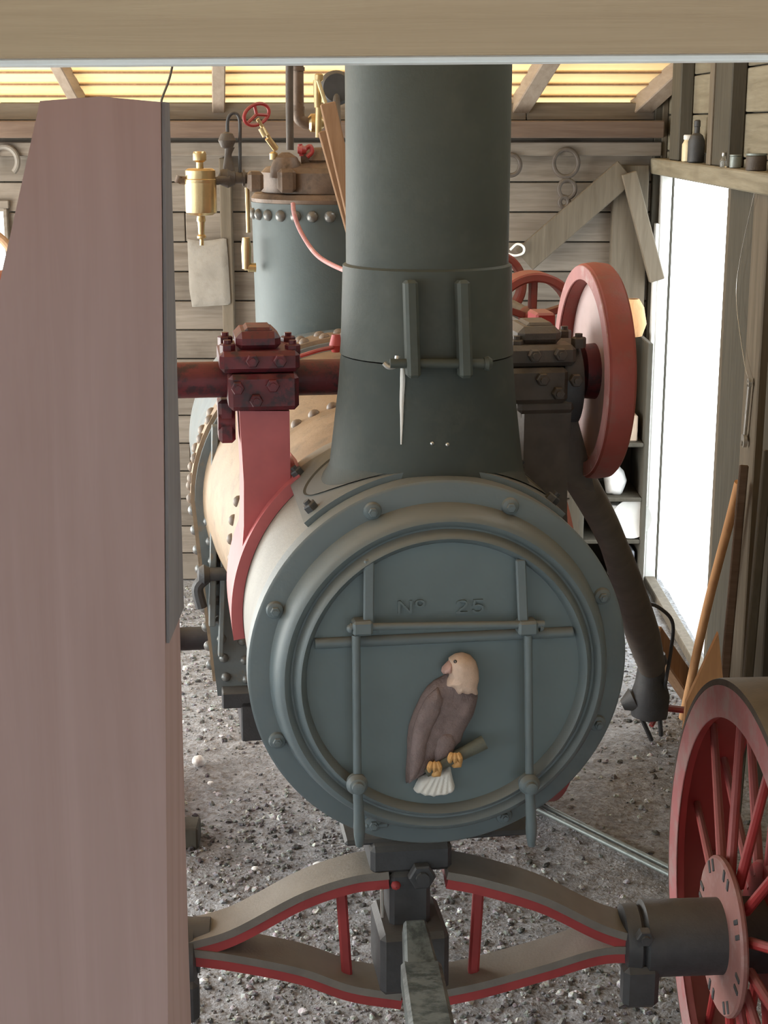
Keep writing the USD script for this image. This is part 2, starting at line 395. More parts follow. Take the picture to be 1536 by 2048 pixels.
# ---- ground
def ground_z(x, y):
    p = np.stack([x, y, 0 * x], -1)
    return 0.035 * (meshkit.fbm(p * 2.2, 4, 3) - 0.5) + 0.02 * (meshkit.fbm(p * 11.0, 3, 9) - 0.5)
gx, gy = np.meshgrid(np.linspace(XL - 0.1, XR + 0.1, 230), np.linspace(0.9, YB + 0.1, 360), indexing='ij')
gz = ground_z(gx, gy)
gv = np.stack([gx, gy, gz], -1).reshape(-1, 3)
ii = np.arange(230 * 360).reshape(230, 360)
gf = np.vstack([np.stack([ii[:-1, :-1], ii[1:, :-1], ii[1:, 1:]], -1).reshape(-1, 3), np.stack([ii[:-1, :-1], ii[1:, 1:], ii[:-1, 1:]], -1).reshape(-1, 3)])
floor = thing('floor', (0, 4, 0), 'dark ash and gravel floor of the shed', None, kind='structure')
obj('ash_bed', trimesh.Trimesh(gv, gf, process=False), GRAVEL, floor, smooth=True)
yv = np.array([[-40, -30, -0.08], [40, -30, -0.08], [40, 50, -0.08], [-40, 50, -0.08]], float)
yard = trimesh.Trimesh(yv, [[0, 1, 2], [0, 2, 3]], process=False)
yard = trimesh.util.concatenate([yard, cbox(-40, 40, -30, 50, -0.4, -0.09, 0.01)])
obj('ground', yard, YARD, None, smooth=False, label='sunlit pale ground outside around the shed', kind='structure')

# ---- back wall: planks, plate beam, studs and braces
wb = thing('wall_back', (0, YB, 0), 'weathered horizontal plank wall at the back of the shed', None, kind='structure')
PH = 0.147
zrow, row = 0.0, 0
WINX0, WINX1, WINZ0, WINZ1 = -2.75, -1.89, 1.55, 1.93
while zrow < WALLTOP + 0.05:
    z1 = min(zrow + PH, WALLTOP + 0.08)
    cuts = sorted([XL] + [rng.uniform(XL + 0.6, XR - 0.6)] + [XR])
    for a, b in zip(cuts[:-1], cuts[1:]):
        spans = [(a, b)]
        if zrow + 0.02 < WINZ1 and z1 - 0.02 > WINZ0:
            spans = [s for s in ((a, min(b, WINX0)), (max(a, WINX1), b)) if s[1] - s[0] > 0.05]
        for s in spans:
            off = rng.uniform(0, 0.006)
            obj('plank', cbox(s[0] + 0.002, s[1] - 0.002, YB + off, YB + 0.028 + off, zrow + 0.003, z1 - 0.003, 0.004), WALLW, wb)
    zrow += PH; row += 1
# outer sheathing behind the joints
obj('sheathing', [cbox(XL, WINX0, YB + 0.04, YB + 0.06, 0, WALLTOP + 0.08), cbox(WINX1, XR, YB + 0.04, YB + 0.06, 0, WALLTOP + 0.08), cbox(WINX0, WINX1, YB + 0.04, YB + 0.06, 0, WINZ0), cbox(WINX0, WINX1, YB + 0.04, YB + 0.06, WINZ1, WALLTOP + 0.08)], DARKW, wb)
zb0, zb1 = at(600, 276, YB - 0.1)[2], at(600, 241, YB - 0.1)[2]
obj('plate_beam', cbox(XL, XR, YB - 0.12, YB, zb0, zb1, 0.006), PLATEW, wb, label='dark brown plate beam along the top of the wall')
zc0, zc1 = at(600, 312, YB - 0.05)[2], at(600, 284, YB - 0.05)[2]
obj('rail', cbox(XL, XR, YB - 0.06, YB, zc0, zc1, 0.005), WALLW, wb)
def wall_stud(x0, x1, y0, y1, d=0.06, mat=STUDW, name='stud'):
    a, b = at(x0, y0, YB - d), at(x1, y1, YB - d)
    return obj(name, cbox(a[0], b[0], YB - d, YB, b[2], a[2], 0.005), mat, wb)
wall_stud(437, 484, 316, 1290, 0.07)
wall_stud(1228, 1262, 330, 1250, 0.06)
for (p, q, w) in (((1252, 342), (1048, 520), 0.13), ((1256, 345), (1312, 560), 0.075)):
    a, b = at(*p, YB - 0.09), at(*q, YB - 0.09)
    obj('brace', bar(a + np.array([0, -0.02 * (w < 0.1), 0]), b + np.array([0, -0.02 * (w < 0.1), 0]), 0.04, w, 0.004, up=np.cross(b - a, (0, 1, 0))), STUDW, wb)
wf = thing('window_1', ((WINX0 + WINX1) / 2, YB, WINZ0), 'small open window high in the back wall at far left', None, kind='structure')
obj('window_frame', [cbox(WINX0 - 0.03, WINX1 + 0.03, YB - 0.03, YB + 0.01, WINZ0 - 0.04, WINZ0), cbox(WINX0 - 0.03, WINX1 + 0.03, YB - 0.03, YB + 0.01, WINZ1, WINZ1 + 0.04), cbox(WINX0 - 0.04, WINX0, YB - 0.03, YB + 0.01, WINZ0, WINZ1), cbox(WINX1, WINX1 + 0.02, YB - 0.03, YB + 0.01, WINZ0, WINZ1)], WALLW, wf)

# ---- right wall with the tall open doorway
DY0, DY1, DZ = 6.25, 7.79, 2.10
wr = thing('wall_right', (XR, 4, 0), 'weathered plank wall on the right with open doorway', None, kind='structure')
zrow = 0.0
while zrow < 3.2:
    z1 = zrow + 0.17
    spans = [(YF, DY0), (DY1, YB)] if zrow < DZ - 0.02 else [(YF, 5.0), (5.0, YB)]
    for a, b in spans:
        obj('plank', cbox(XR + 0.03 + rng.uniform(0, 0.006), XR + 0.055, a + 0.001, b - 0.001, zrow + 0.003, z1 - 0.003, 0.004), WALLY, wr)
    zrow = z1
obj('sheathing', [cbox(XR + 0.058, XR + 0.07, YF, DY0, 0, 3.3), cbox(XR + 0.058, XR + 0.07, DY0, YB + 0.06, DZ, 3.3)], DARKW, wr)
def rstud(y0, y1, z0, z1, mat=STUDW, d0=0.0, d1=0.03, name='stud'):
    return obj(name, cbox(XR + d0, XR + d1, y0, y1, z0, z1, 0.005), mat, wr)
LZ0, LZ1 = DZ, DZ + 0.075
ledge = obj('ledge', cbox(XR - 0.05, XR + 0.03, 5.25, DY1 + 0.02, LZ0, LZ1, 0.006), WALLY, wr, label='horizontal header timber over the doorway serving as a ledge')
rstud(DY1 + 0.02, YB, 0, 3.2)
obj('corner_post', cbox(XR - 0.035, XR + 0.075, YB - 0.035, YB + 0.07, 0, 3.2, 0.004), DARKW, wr)
obj('corner_board', cbox(XR - 0.012, XR + 0.05, DY1 + 0.03, YB, DZ + 0.075, 3.2, 0.004), DARKW, wr)
rstud(DY0 - 0.52, DY0 - 0.05, 0, LZ0, DARKW, 0.0, 0.03, 'panel')
rstud(5.50, 5.72, 0, LZ0, STUDW, -0.02, 0.03)
rstud(5.2, 5.38, 0, 3.0, DARKW, -0.02, 0.03)
rstud(7.20, 7.42, LZ1, 2.62, DARKW, -0.03, 0.03)
rstud(6.15, 6.45, LZ1, 2.9, DARKW, -0.03, 0.03)
rstud(6.45, 6.52, LZ1, 2.9, STUDW, -0.04, 0.03)
dr = thing('door_1', (XR, (DY0 + DY1) / 2, 0), 'tall open doorway full of white daylight in the right wall', None, kind='structure')
obj('jamb', cbox(XR + 0.0, XR + 0.055, DY1 - 0.02, DY1 + 0.02, 0, DZ, 0.005), WHITE, dr)  # white here puts the daylight on the far jamb into its colour
obj('jamb', cbox(XR + 0.0, XR + 0.055, DY0 - 0.05, DY0, 0, DZ, 0.005), STUDW, dr)
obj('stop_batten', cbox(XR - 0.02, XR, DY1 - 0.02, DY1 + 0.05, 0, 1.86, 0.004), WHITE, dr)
obj('threshold', cbox(XR, XR + 0.055, DY0, DY1, 0, 0.045, 0.004), STUDW, dr)

# ---- left wall with its wide opening
wl = thing('wall_left', (XL, 4, 0), 'plank wall on the left with a wide opening', None, kind='structure')
zrow = 0.0
while zrow < 3.2:
    z1 = zrow + 0.17
    spans = [(7.55, YB)] if 0.2 < zrow + 0.08 < 2.5 else [(YF, 5.0), (5.0, YB)]
    for a, b in spans:
        obj('plank', cbox(XL - 0.13, XL - 0.10, a + 0.001, b - 0.001, zrow + 0.003, z1 - 0.003, 0.004), WALLY, wl)
    zrow = z1
for y in (1.1, 3.55, 7.55):
    obj('stud', cbox(XL - 0.10, XL, y, y + 0.09, 0, 2.6, 0.005), STUDW, wl)

# ---- roof: boards on rafters, ridge over the engine
RS = 0.50
RIDGE_Y = 4.1
def roof_z(y):
    return WALLTOP + 0.03 + RS * (YB - y) if y >= RIDGE_Y else WALLTOP + 0.03 + RS * (YB - RIDGE_Y) - RS * (RIDGE_Y - y)
ceil = thing('ceiling', (0, RIDGE_Y, 2.4), 'pale pine roof boards laid across bare rafters', None, kind='structure')
sl = np.array([0, -1, RS]) / math.hypot(1, RS)
sn = np.array([0, RS, 1.0]) / math.hypot(1, RS)
BW = 0.118
k = 0
y = YB + 0.35
for side in (0, 1):
    d = sl if side == 0 else np.array([0, -1, -RS]) / math.hypot(1, RS)
    nn = sn if side == 0 else np.array([0, -RS, 1.0]) / math.hypot(1, RS)
    start = np.array([0, YB + 0.30, roof_z(YB + 0.30)]) if side == 0 else np.array([0, RIDGE_Y, roof_z(RIDGE_Y)])
    end_y = RIDGE_Y if side == 0 else 0.75
    L = abs((end_y - start[1]) / d[1])
    nb = int(L / BW)
    for j in range(nb + 1):
        c = start + d * (j + 0.5) * BW + nn * (0.09 + 0.016 * (0 if side == 0 else 0) + rng.uniform(0, 0.003))
        p0, p1 = c + np.array([XL - 0.25, 0, 0]), c + np.array([XR + 0.25, 0, 0])
        a = bar(p0, p1, BW + 0.010, 0.016, 0.003, up=nn + d * 0.14)
        obj('board', a, ROOFT if side == 0 and j < 9 else ROOFB, ceil)
    if side == 0:
        for j in range(1, 9):
            c = start + d * j * BW + nn * 0.079
            obj('batten', bar(c + np.array([XL - 0.2, 0, 0]), c + np.array([XR + 0.2, 0, 0]), 0.010, 0.008, 0.001, up=nn), PLANKB, ceil)  # dark strips added under the joints as the shadow lines of the laps
    lo = 9 * BW if side == 0 else 0.0      # the lowest courses at the back are thin pale boards that the sun shines through
    mid = start + d * ((L + lo) / 2) + nn * 0.125
    obj('roofing', bar(mid + np.array([XL - 0.3, 0, 0]), mid + np.array([XR + 0.3, 0, 0]), L - lo + 0.1, 0.012, 0.003, up=nn), DARKW, ceil)
def rafter(pa, pb, w):
    """A rafter under the back slope through two pixels near the wall."""
    out = []
    for q in (pa, pb):
        dd = ray(*q)
        # plane: z = roof_z(y)
        t = (WALLTOP + 0.03 + RS * YB - EYE) / (dd[2] + RS * dd[1])
        out.append(np.array([0, 0, EYE]) + dd * t)
    a, b = out
    dr_ = (b - a) / np.linalg.norm(b - a)
    e = a + dr_ * ((RIDGE_Y - a[1]) / dr_[1]); s = a + dr_ * ((YB + 0.05 - a[1]) / dr_[1])
    obj('rafter', bar(s + sn * 0.045, e + sn * 0.045, w, 0.09, 0.005, up=sn), RAFTW, ceil)
rafter((146, 200), (108, 130), 0.055)
rafter((437, 260), (437, 130), 0.062)
rafter((1020, 262), (1105, 125), 0.085)
rafter((1272, 240), (1405, 118), 0.085)
rafter((-140, 200), (-205, 130), 0.06)

# ---- front of the shed: the header over the opening
hd = thing('trim_1', (0, YF, 2.4), 'weathered wooden header beam across the top of the view', None, kind='structure')
hz0, hz1 = at(0, 116, YF)[2], at(1536, 105, YF)[2]
slope = (hz1 - hz0) / (at(1536, 105, YF)[0] - at(0, 116, YF)[0])
hz = lambda x: hz0 + slope * (x - at(0, 116, YF)[0])
def tilted(x0, x1, y0, y1, dz0, dz1, b):
    m = cbox(x0, x1, y0, y1, 0, 1, 0.001)
    m = cbox(x0, x1, y0, y1, dz0, dz1, b)
    m.vertices[:, 2] += hz(m.vertices[:, 0])
    return m
obj('header_beam', tilted(XL, XR + 0.2, YF, YF + 0.055, 0.0, 0.24, 0.0008), HEADW, hd)
obj('edge_strip', tilted(XL, XR + 0.2, YF + 0.012, YF + 0.05, -0.0042, 0.0, 0.001), WHITE, hd, label='thin pale strip painted in for ground light along the underside of the header')  # white strip stands in for ground light reflected onto the header's underside

# ---- unseen roof and plank wall, added to keep daylight off the engine front
pw = thing('wall_front', (0, -4, 0), 'grey plank wall and roof added out of view to block daylight from the shed front', None, kind='structure')
for k in range(24):
    z = 0.17 * k
    obj('plank', cbox(-7, 7, -4.6, -4.57, z + 0.002, z + 0.168, 0.003), SCREENW, pw)
for k in range(24):
    y = -3.4 + 0.18 * k
    obj('roof_board', cbox(-7, 7, y, y + 0.176, 2.72, 2.745, 0.003), SCREENW, pw)

# ================================================================== FOREGROUND POST
PY = 1.25
pt = thing('wooden_post', (at(200, 200, PY)[0], PY, 0), 'smooth brown tapered wooden post close by on the left', 'post')
tl, tr, tp = at(80, 202, PY), at(321, 204, PY), at(200, 193, PY - 0.004)
bl, brr = at(-330, 2048, PY), at(336, 2048, PY)
br2 = at(368, 2048, PY + 0.135)
def post_ring(l, r, ridge, depth):
    m = np.array([(l[0] + r[0]) / 2, l[1] - ridge, (l[2] + r[2]) / 2])
    back_r = np.array([r[0], r[1] + depth, r[2]]); back_l = np.array([l[0], l[1] + depth, l[2]])
    return [l, m, r, back_r, back_l]
top = post_ring(tl, tr, 0.006, 0.03); top[1] = np.array([tp[0], PY - 0.006, tp[2]])
bot = post_ring(bl, brr, 0.012, 0.15)
low = [np.array([q[0], q[1], 0.0]) for q in bot]
V = np.array(top + bot + low); F = []
for a in (0, 5):
    for j in range(5):
        q = (j + 1) % 5
        F += [(a + j, a + 5 + j, a + 5 + q), (a + j, a + 5 + q, a + q)]
F += [(0, 1, 2), (0, 2, 3), (0, 3, 4), (10, 12, 11), (10, 13, 12), (10, 14, 13)]
pm = trimesh.Trimesh(V, F, process=False); trimesh.repair.fix_normals(pm)
obj('shaft', pm, POSTW, pt, smooth=10)
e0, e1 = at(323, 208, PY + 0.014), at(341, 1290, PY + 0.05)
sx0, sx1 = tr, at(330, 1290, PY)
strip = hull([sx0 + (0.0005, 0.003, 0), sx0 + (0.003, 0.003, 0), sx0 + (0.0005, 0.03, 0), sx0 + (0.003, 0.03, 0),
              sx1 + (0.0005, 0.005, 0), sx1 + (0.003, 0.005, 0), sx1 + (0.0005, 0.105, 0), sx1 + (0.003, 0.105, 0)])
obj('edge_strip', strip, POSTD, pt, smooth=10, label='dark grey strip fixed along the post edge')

# ================================================================== THE ENGINE
PSI = math.radians(8.0)
AX = np.array([-math.sin(PSI), math.cos(PSI), 0.0])   # to the back
RT = np.array([math.cos(PSI), math.sin(PSI), 0.0])    # to the right
UP = np.array([0, 0, 1.0])
ZC = 1.262
FC = at(880, 1335, 2.98); ZC = FC[2]
F0 = np.array([FC[0], FC[1], 0.0])
def E(u, s, z):
    return F0 + RT * u + AX * s + UP * z
def eu(px, py, s):
    """(u, z) where the pixel's ray meets the engine's cross plane s."""
    o = np.array([0, 0, EYE]); d = ray(px, py)
    t = ((F0 + AX * s - o) @ AX) / (d @ AX)
    q = o + d * t - F0
    return np.array([q @ RT, q[2]])
def ep(px, py, s):
    u, z = eu(px, py, s)
    return E(u, s, z)
def ebox(u0, u1, s0, s1, z0, z1, b=0.004):
    m = cbox(u0, u1, s0, s1, z0, z1, b)
    v = np.array(m.vertices)
    m.vertices = F0 + v[:, :1] * RT + v[:, 1:2] * AX + v[:, 2:] * UP
    return m
def pbox(x0, x1, y0, y1, s0, s1, b=0.004):
    a, c = eu(x0, y1, s0), eu(x1, y0, s0)
    return ebox(a[0], c[0], s0, s1, a[1], c[1], b)
eng = thing('portable_steam_engine', F0 + AX * 1.4, 'dark green portable steam engine with tall chimney and red wheels filling the shed', 'steam engine')
CZ = E(0, 0, ZC)
R0 = 0.39
# ---- smokebox front ring
fr = [(0.275, -0.03), (0.277, -0.052), (0.283, -0.064), (0.289, -0.070), (0.295, -0.067), (0.300, -0.056), (0.304, -0.048), (0.308, -0.049), (0.313, -0.056), (0.321, -0.060), (0.330, -0.056), (0.338, -0.040), (0.343, -0.016), (0.347, -0.003), (0.384, 0.0), (R0, 0.005), (R0, 0.055), (0.30, 0.055), (0.27, 0.04)]
front = obj('smokebox_front', lathe(fr, CZ, AX, 128, cap=False), GREEN, eng, smooth=40)
for k in range(8):
    a = math.radians(22.5 + 45 * k)
    p = CZ + RT * 0.361 * math.cos(a) + UP * 0.361 * math.sin(a)
    sub('bolt', [lathe([(0.017, -0.004), (0.0185, 0.002), (0.016, 0.009), (0.010, 0.012)], p, -AX, 20), nut(p - AX * 0.010, -AX, 0.010, 0.009)], GREEN, front)
# small cast lugs low on the ring
for (px, py) in ((748, 1648),):
    p = ep(px, py, 0.0)
    sub('lug', ebox(*(eu(px, py, 0)[0] + np.array([-0.02, 0.03])), -0.012, 0.01, eu(px, py, 0)[1] - 0.006, eu(px, py, 0)[1] + 0.008, 0.004), GREEN, front)
# ---- door
DO = -0.056     # the door stands this far in front of the flange
CZD = CZ + AX * DO
def eud(px, py, s_): return eu(px, py, s_ + DO)
def epd(px, py, s_): return ep(px, py, s_ + DO)
def Ed(u, s_, z): return E(u, s_ + DO, z)
def eboxd(u0, u1, s0, s1, z0, z1, b=0.004): return ebox(u0, u1, s0 + DO, s1 + DO, z0, z1, b)
door = obj('smokebox_door', lathe([(0.0005, 0.006), (0.12, 0.006), (0.25, 0.006), (0.279, 0.007), (0.282, 0.02), (0.282, 0.05), (0.0005, 0.05)], CZD, AX, 128, cap=False), GREEN_DOOR, eng, smooth=40)
za = eud(880, 1277, 0)[1]; hw = math.sqrt(0.272 ** 2 - (za - ZC) ** 2)
sub('ridge_bar', cyl(Ed(-hw, 0.004, za), Ed(hw, 0.004, za), 0.011, n=20), GREEN, door)
p0, p1 = epd(700, 1254, -0.02), epd(1088, 1248, -0.02)
sub('hinge_rod', cyl(p0, p1, 0.0075, n=16), GREEN, door)
for x0, x1, x2, nm in ((738, 726, 712, 'l'), (1041, 1056, 1056, 'r')):
    a, b = epd(x0, 1118, -0.006), epd(x0 + (6 if nm == 'r' else -1), 1262, -0.016)
    sub('strap', bar(a, b, 0.021, 0.011, 0.003, up=AX), GREEN, door)
    c = eud(x1, 1256, -0.02)
    sub('hinge_block', [eboxd(c[0] - 0.021, c[0] + 0.019, -0.032, 0.006, c[1] - 0.014, c[1] + 0.016, 0.005), rivet(Ed(c[0] + (0.026 if nm == 'r' else -0.026), -0.02, c[1]), RT * (1 if nm == 'r' else -1), 0.009)], GREEN, door)
    a, b = epd(x2, 1270, -0.022), epd(x2 + 3, 1560, -0.028)
    sub('clamp_rod', cyl(a, b, 0.0085, n=16), GREEN, door)
    c = epd(x2 + 2, 1568, -0.035)
    sub('clamp_screw', [lathe([(0.010, -0.02), (0.020, -0.012), (0.022, 0.004), (0.016, 0.014), (0.012, 0.016), (0.012, 0.026), (0.007, 0.028)], c, -AX, 24)], GREEN, door)
    q = [epd(x2 + 3, 1580, -0.04), epd(x2 + 6, 1630, -0.036), epd(x2 + 7, 1690, -0.02)]
    sub('clamp_dog', [tube(curve(q, 8), [0.010, 0.010, 0.010, 0.0105, 0.011, 0.012, 0.011, 0.008], 12)], GREEN, door)
# raised cast lettering
def letters(txt, px, py, hpx, px1):
    m = meshkit.text_mesh(txt, 1.0, 0.1)
    a, b = eud(px, py, 0.0), eud(px1, py, 0.0)
    h = eud(px, py - hpx, 0.0)[1] - a[1]
    ext = m.bounds[1, 0]
    v = np.array(m.vertices); v[:, 0] *= (b[0] - a[0]) / ext; v[:, 1] *= h; v[:, 2] *= 0.06
    m.vertices = F0 + AX * DO + (a[0] + v[:, :1]) * RT + (a[1] + v[:, 1:2]) * UP + AX * (0.007 - v[:, 2:])
    return m
sub('cast_lettering', letters('N\u00ba', 792, 1228, 25, 850), GREEN_DOOR, door)
sub('cast_number', letters('25', 908, 1228, 26, 968), GREEN_DOOR, door)
# ---- barrel
TS0, TS1, RF = 1.02, 1.50, 0.462
obj('smokebox_shell', lathe([(0.30, 0.05), (0.379, 0.05), (0.379, 0.62), (0.36, 0.64)], CZ, AX, 96), BARREL, eng)
brl = obj('boiler_barrel', lathe([(0.30, 0.60), (0.372, 0.60), (0.372, 0.96), (0.378, 0.97), (0.378, TS0 + 0.03), (RF - 0.03, TS1 - 0.02), (RF - 0.005, TS1 + 0.05), (0.3, TS1 + 0.05)], CZ, AX, 96), TAN, eng)
def arc_rivets(r, s, a0, a1, n, rad, nrm_s, parent, mat):
    for a in np.linspace(a0, a1, n):
        a = math.radians(a); d = RT * math.cos(a) + UP * math.sin(a)
        sub('rivet', rivet(CZ + d * r + AX * s, d + AX * nrm_s, rad), mat, parent)
arc_rivets(0.379, 0.995, 60, 185, 17, 0.016, 0, brl, RIVETB)
arc_rivets(0.381 + 0.5 * (RF - 0.03 - 0.381), TS0 + 0.24, 70, 140, 9, 0.016, -0.15, brl, RIVETB)
# ---- firebox: round top, straight sides
def usec(r, zb, n=40, lean=0.0):
    th = np.linspace(0, np.pi, n)
    P = [(r * math.cos(t), ZC + r * math.sin(t)) for t in th]
    return P + [(-r + lean, zb), (r - lean, zb)]
FZ = eu(440, 1392, TS1)[1]
def uslab(r, zb, s0, s1, lean=0.0):
    return slab(usec(r, zb, lean=lean), E(0, s0, 0) , RT, UP, -(s1 - s0)) if False else _uslab(usec(r, zb, lean=lean), s0, s1)
def _uslab(poly, s0, s1):
    m = trimesh.creation.extrude_polygon(sg.Polygon(poly), s1 - s0, engine='earcut')
    v = np.array(m.vertices)
    m.vertices = F0 + v[:, :1] * RT + v[:, 1:2] * UP + (s0 + v[:, 2:]) * AX
    m.invert()
    return fixm(m)
fb = obj('firebox', uslab(RF, FZ, TS1, 2.42, 0.05), FIREBOX, eng)
wrap = obj('wrapper_seam', uslab(RF + 0.012, FZ + 0.04, TS1 + 0.02, TS1 + 0.13, 0.05), TAN, eng)
arc_rivets(RF + 0.012, TS1 + 0.045, 62, 180, 17, 0.0165, -0.1, wrap, RIVETB)
arc_rivets(RF + 0.012, TS1 + 0.105, 65, 177, 17, 0.0165, 0.1, wrap, RIVETB)
for k in range(9):
    t = k / 8.0; z = ZC - 0.04 - (ZC - FZ - 0.12) * t
    u = -(RF + 0.012) + 0.05 * (ZC - z) / (ZC - FZ)
    sub('rivet', rivet(E(u, TS1 + 0.06, z), -RT, 0.0165), RIVET, wrap)
    sub('rivet', rivet(E(u + 0.045, TS1 + 0.0, z - 0.02), -AX, 0.0155), RIVET, wrap)
    if k > 2:
        sub('rivet', rivet(E(u + 0.108, TS1, z - 0.03), -AX, 0.0155), RIVET, wrap)
# throat-sheet bars and fittings seen down the left side
for (xa, ya, xb, yb, w, m_, nm) in ((430, 850, 424, 1250, 0.020, FIREBOX, 'throat_strip'), (452, 920, 441, 1310, 0.016, FIREBOX, 'throat_strip'), (471, 905, 452, 1080, 0.014, PINK, 'throat_strip')):
    obj(nm, bar(ep(xa, ya, TS1 - 0.025), ep(xb, yb, TS1 - 0.025), w, 0.04, 0.003, up=AX), m_, eng)
c = ep(432, 1148, TS1 - 0.05)
wv = obj('washout_valve', [cyl(c - RT * 0.03, c + RT * 0.05, 0.02, n=16), lathe([(0.008, -0.02), (0.022, -0.015), (0.03, 0), (0.022, 0.015), (0.008, 0.02)], c - RT * 0.035, RT, 18), tube(curve([c - RT * 0.03 - UP * 0.01, c - RT * 0.055 - UP * 0.04, c - RT * 0.045 - UP * 0.10], 10), 0.018, 10)], BLACK, eng)
a = eu(430, 1385, TS1); b2 = eu(455, 1470, TS1)
obj('ash_pan', [ebox(-0.40, 0.40, TS1 - 0.06, 2.40, FZ - 0.02, FZ + 0.03), ebox(-0.345, 0.345, TS1 - 0.06, 2.3, b2[1], FZ)], BLACK, eng)
# legs that carry the firebox at the back: rear wheels' axle
# ---- steam dome
DS = 2.0
zt, zb_ = eu(653, 402, DS)[1], ZC + RF - 0.06
DC = E(eu(655, 500, DS)[0], DS, 0)
dm = obj('steam_dome', lathe([(0.23, zb_), (0.236, zt - 0.03), (0.238, zt)], DC, UP, 72), DOME, eng)
obj('dome_flange', lathe([(0.20, zt - 0.002), (0.236, zt), (0.238, zt + 0.012), (0.228, zt + 0.026), (0.15, zt + 0.034)], DC, UP, 72), BRONZE, eng)
for k in range(28):
    a = math.radians(90 + 12.857 * k + 4)
    d = np.array([math.cos(a), math.sin(a), 0])
    if d[1] < 0.35:
        sub('bolt', rivet(DC + d * 0.237 + UP * (zt - 0.035), d, 0.018, 10), RIVET, dm)
cap_z = zt + 0.03
dc = obj('dome_cover', [lathe([(0.205, cap_z), (0.205, cap_z + 0.06), (0.19, cap_z + 0.075), (0.13, cap_z + 0.085), (0.06, cap_z + 0.10)], DC, UP, 40)], BRONZE, eng)
for (x0, x1, y0, y1) in ((497, 527, 343, 384), (558, 592, 338, 386)):
    sub('boss', pbox(x0, x1, y0, y1, DS - 0.20, DS - 0.10, 0.01), BRONZE, dc)
c = ep(572, 335, DS - 0.10)
sub('valve_housing', [lathe([(0.05, -0.03), (0.048, 0.0), (0.035, 0.03), (0.012, 0.045)], c, UP, 24), cyl(ep(600, 320, DS - 0.05), ep(668, 315, DS - 0.05), 0.034, n=20), lathe([(0.03, -0.02), (0.045, 0.0), (0.03, 0.03)], ep(640, 320, DS - 0.06), UP, 16)], BRONZE, dc)
# handwheel valve on the dome
hv = obj('handwheel', tube([ep(513 + 25 * math.cos(t) * 1.0, 229 + 21 * math.sin(t) - 6 * math.cos(t), DS - 0.12 + 0.02 * math.cos(t)) for t in np.linspace(0, 2 * np.pi, 28, endpoint=False)], 0.0055, 8, close=True), WRED, eng, label='red handwheel')
for t in np.radians([20, 140, 260]):
    sub('spoke', tube([ep(513, 229, DS - 0.12), ep(513 + 25 * math.cos(t), 229 + 21 * math.sin(t) - 6 * math.cos(t), DS - 0.12 + 0.02 * math.cos(t))], 0.005, 6), WRED, hv)
obj('valve_stem', [cyl(ep(515, 238, DS - 0.12), ep(553, 300, DS - 0.1), 0.006, n=12), cyl(ep(522, 256, DS - 0.12), ep(531, 272, DS - 0.12), 0.010, n=12), cyl(ep(535, 276, DS - 0.11), ep(552, 298, DS - 0.10), 0.010, n=12), lathe([(0.012, -0.012), (0.013, 0.006), (0.005, 0.012)], ep(547, 311, DS - 0.1), UP, 14)], BRASS, eng, label='brass valve stem')
# pipes above the dome
obj('steam_pipe', tube(curve([ep(579, 120, DS), ep(579, 200, DS), ep(580, 300, DS)], 8), 0.012, 12), IRONBR, eng, label='thin grey vertical steam pipe')
obj('exhaust_pipe', [tube([ep(596, 118, DS + 0.05), ep(597, 220, DS + 0.05)], 0.017, 14), tube(curve([ep(597, 215, DS + 0.05), ep(598, 236, DS + 0.05), ep(612, 246, DS + 0.05), ep(626, 246, DS + 0.05)], 14), 0.019, 14), cyl(ep(596, 213, DS + 0.05), ep(596, 222, DS + 0.05), 0.021, n=16), cyl(ep(596, 134, DS + 0.05), ep(596, 142, DS + 0.05), 0.021, n=16)], BRONZE, eng, label='brown exhaust pipe with elbow')
obj('relief_valve', [lathe([(0.016, -0.02), (0.028, -0.01), (0.030, 0.012), (0.016, 0.03)], ep(628, 246, DS + 0.05), RT, 20), cyl(ep(637, 275, DS), ep(637, 215, DS), 0.010, n=12), cyl(ep(636, 215, DS), ep(634, 160, DS), 0.012, n=12), lathe([(0.010, 0), (0.013, 0.004), (0.013, 0.02), (0.008, 0.024)], ep(638, 163, DS), UP, 12), cyl(ep(636, 160, DS - 0.02), ep(651, 206, DS - 0.02), 0.0065, n=10)], BRASS, eng, label='brass relief valve with lever')
c = ep(672, 176, DS + 0.3)
obj('governor_disc', lathe([(0.02, -0.03), (0.045, -0.03), (0.056, -0.012), (0.056, 0.012), (0.045, 0.03), (0.02, 0.03)], c, AX, 36), BLACK, eng, label='round black disc above the dome')
obj('disc_rod', tube([c, ep(678, 330, DS + 0.1)], 0.012, 10), IRONBR, eng)
obj('red_cock', [lathe([(0.010, -0.012), (0.016, 0), (0.010, 0.014)], ep(603, 300, DS - 0.1), RT, 12), cyl(ep(600, 288, DS - 0.1), ep(603, 312, DS - 0.1), 0.007, n=10), tube(curve([ep(608, 300, DS - 0.1), ep(620, 292, DS - 0.1), ep(624, 304, DS - 0.1), ep(614, 314, DS - 0.1)], 12), 0.007, 8)], WRED, eng, label='small red cock')
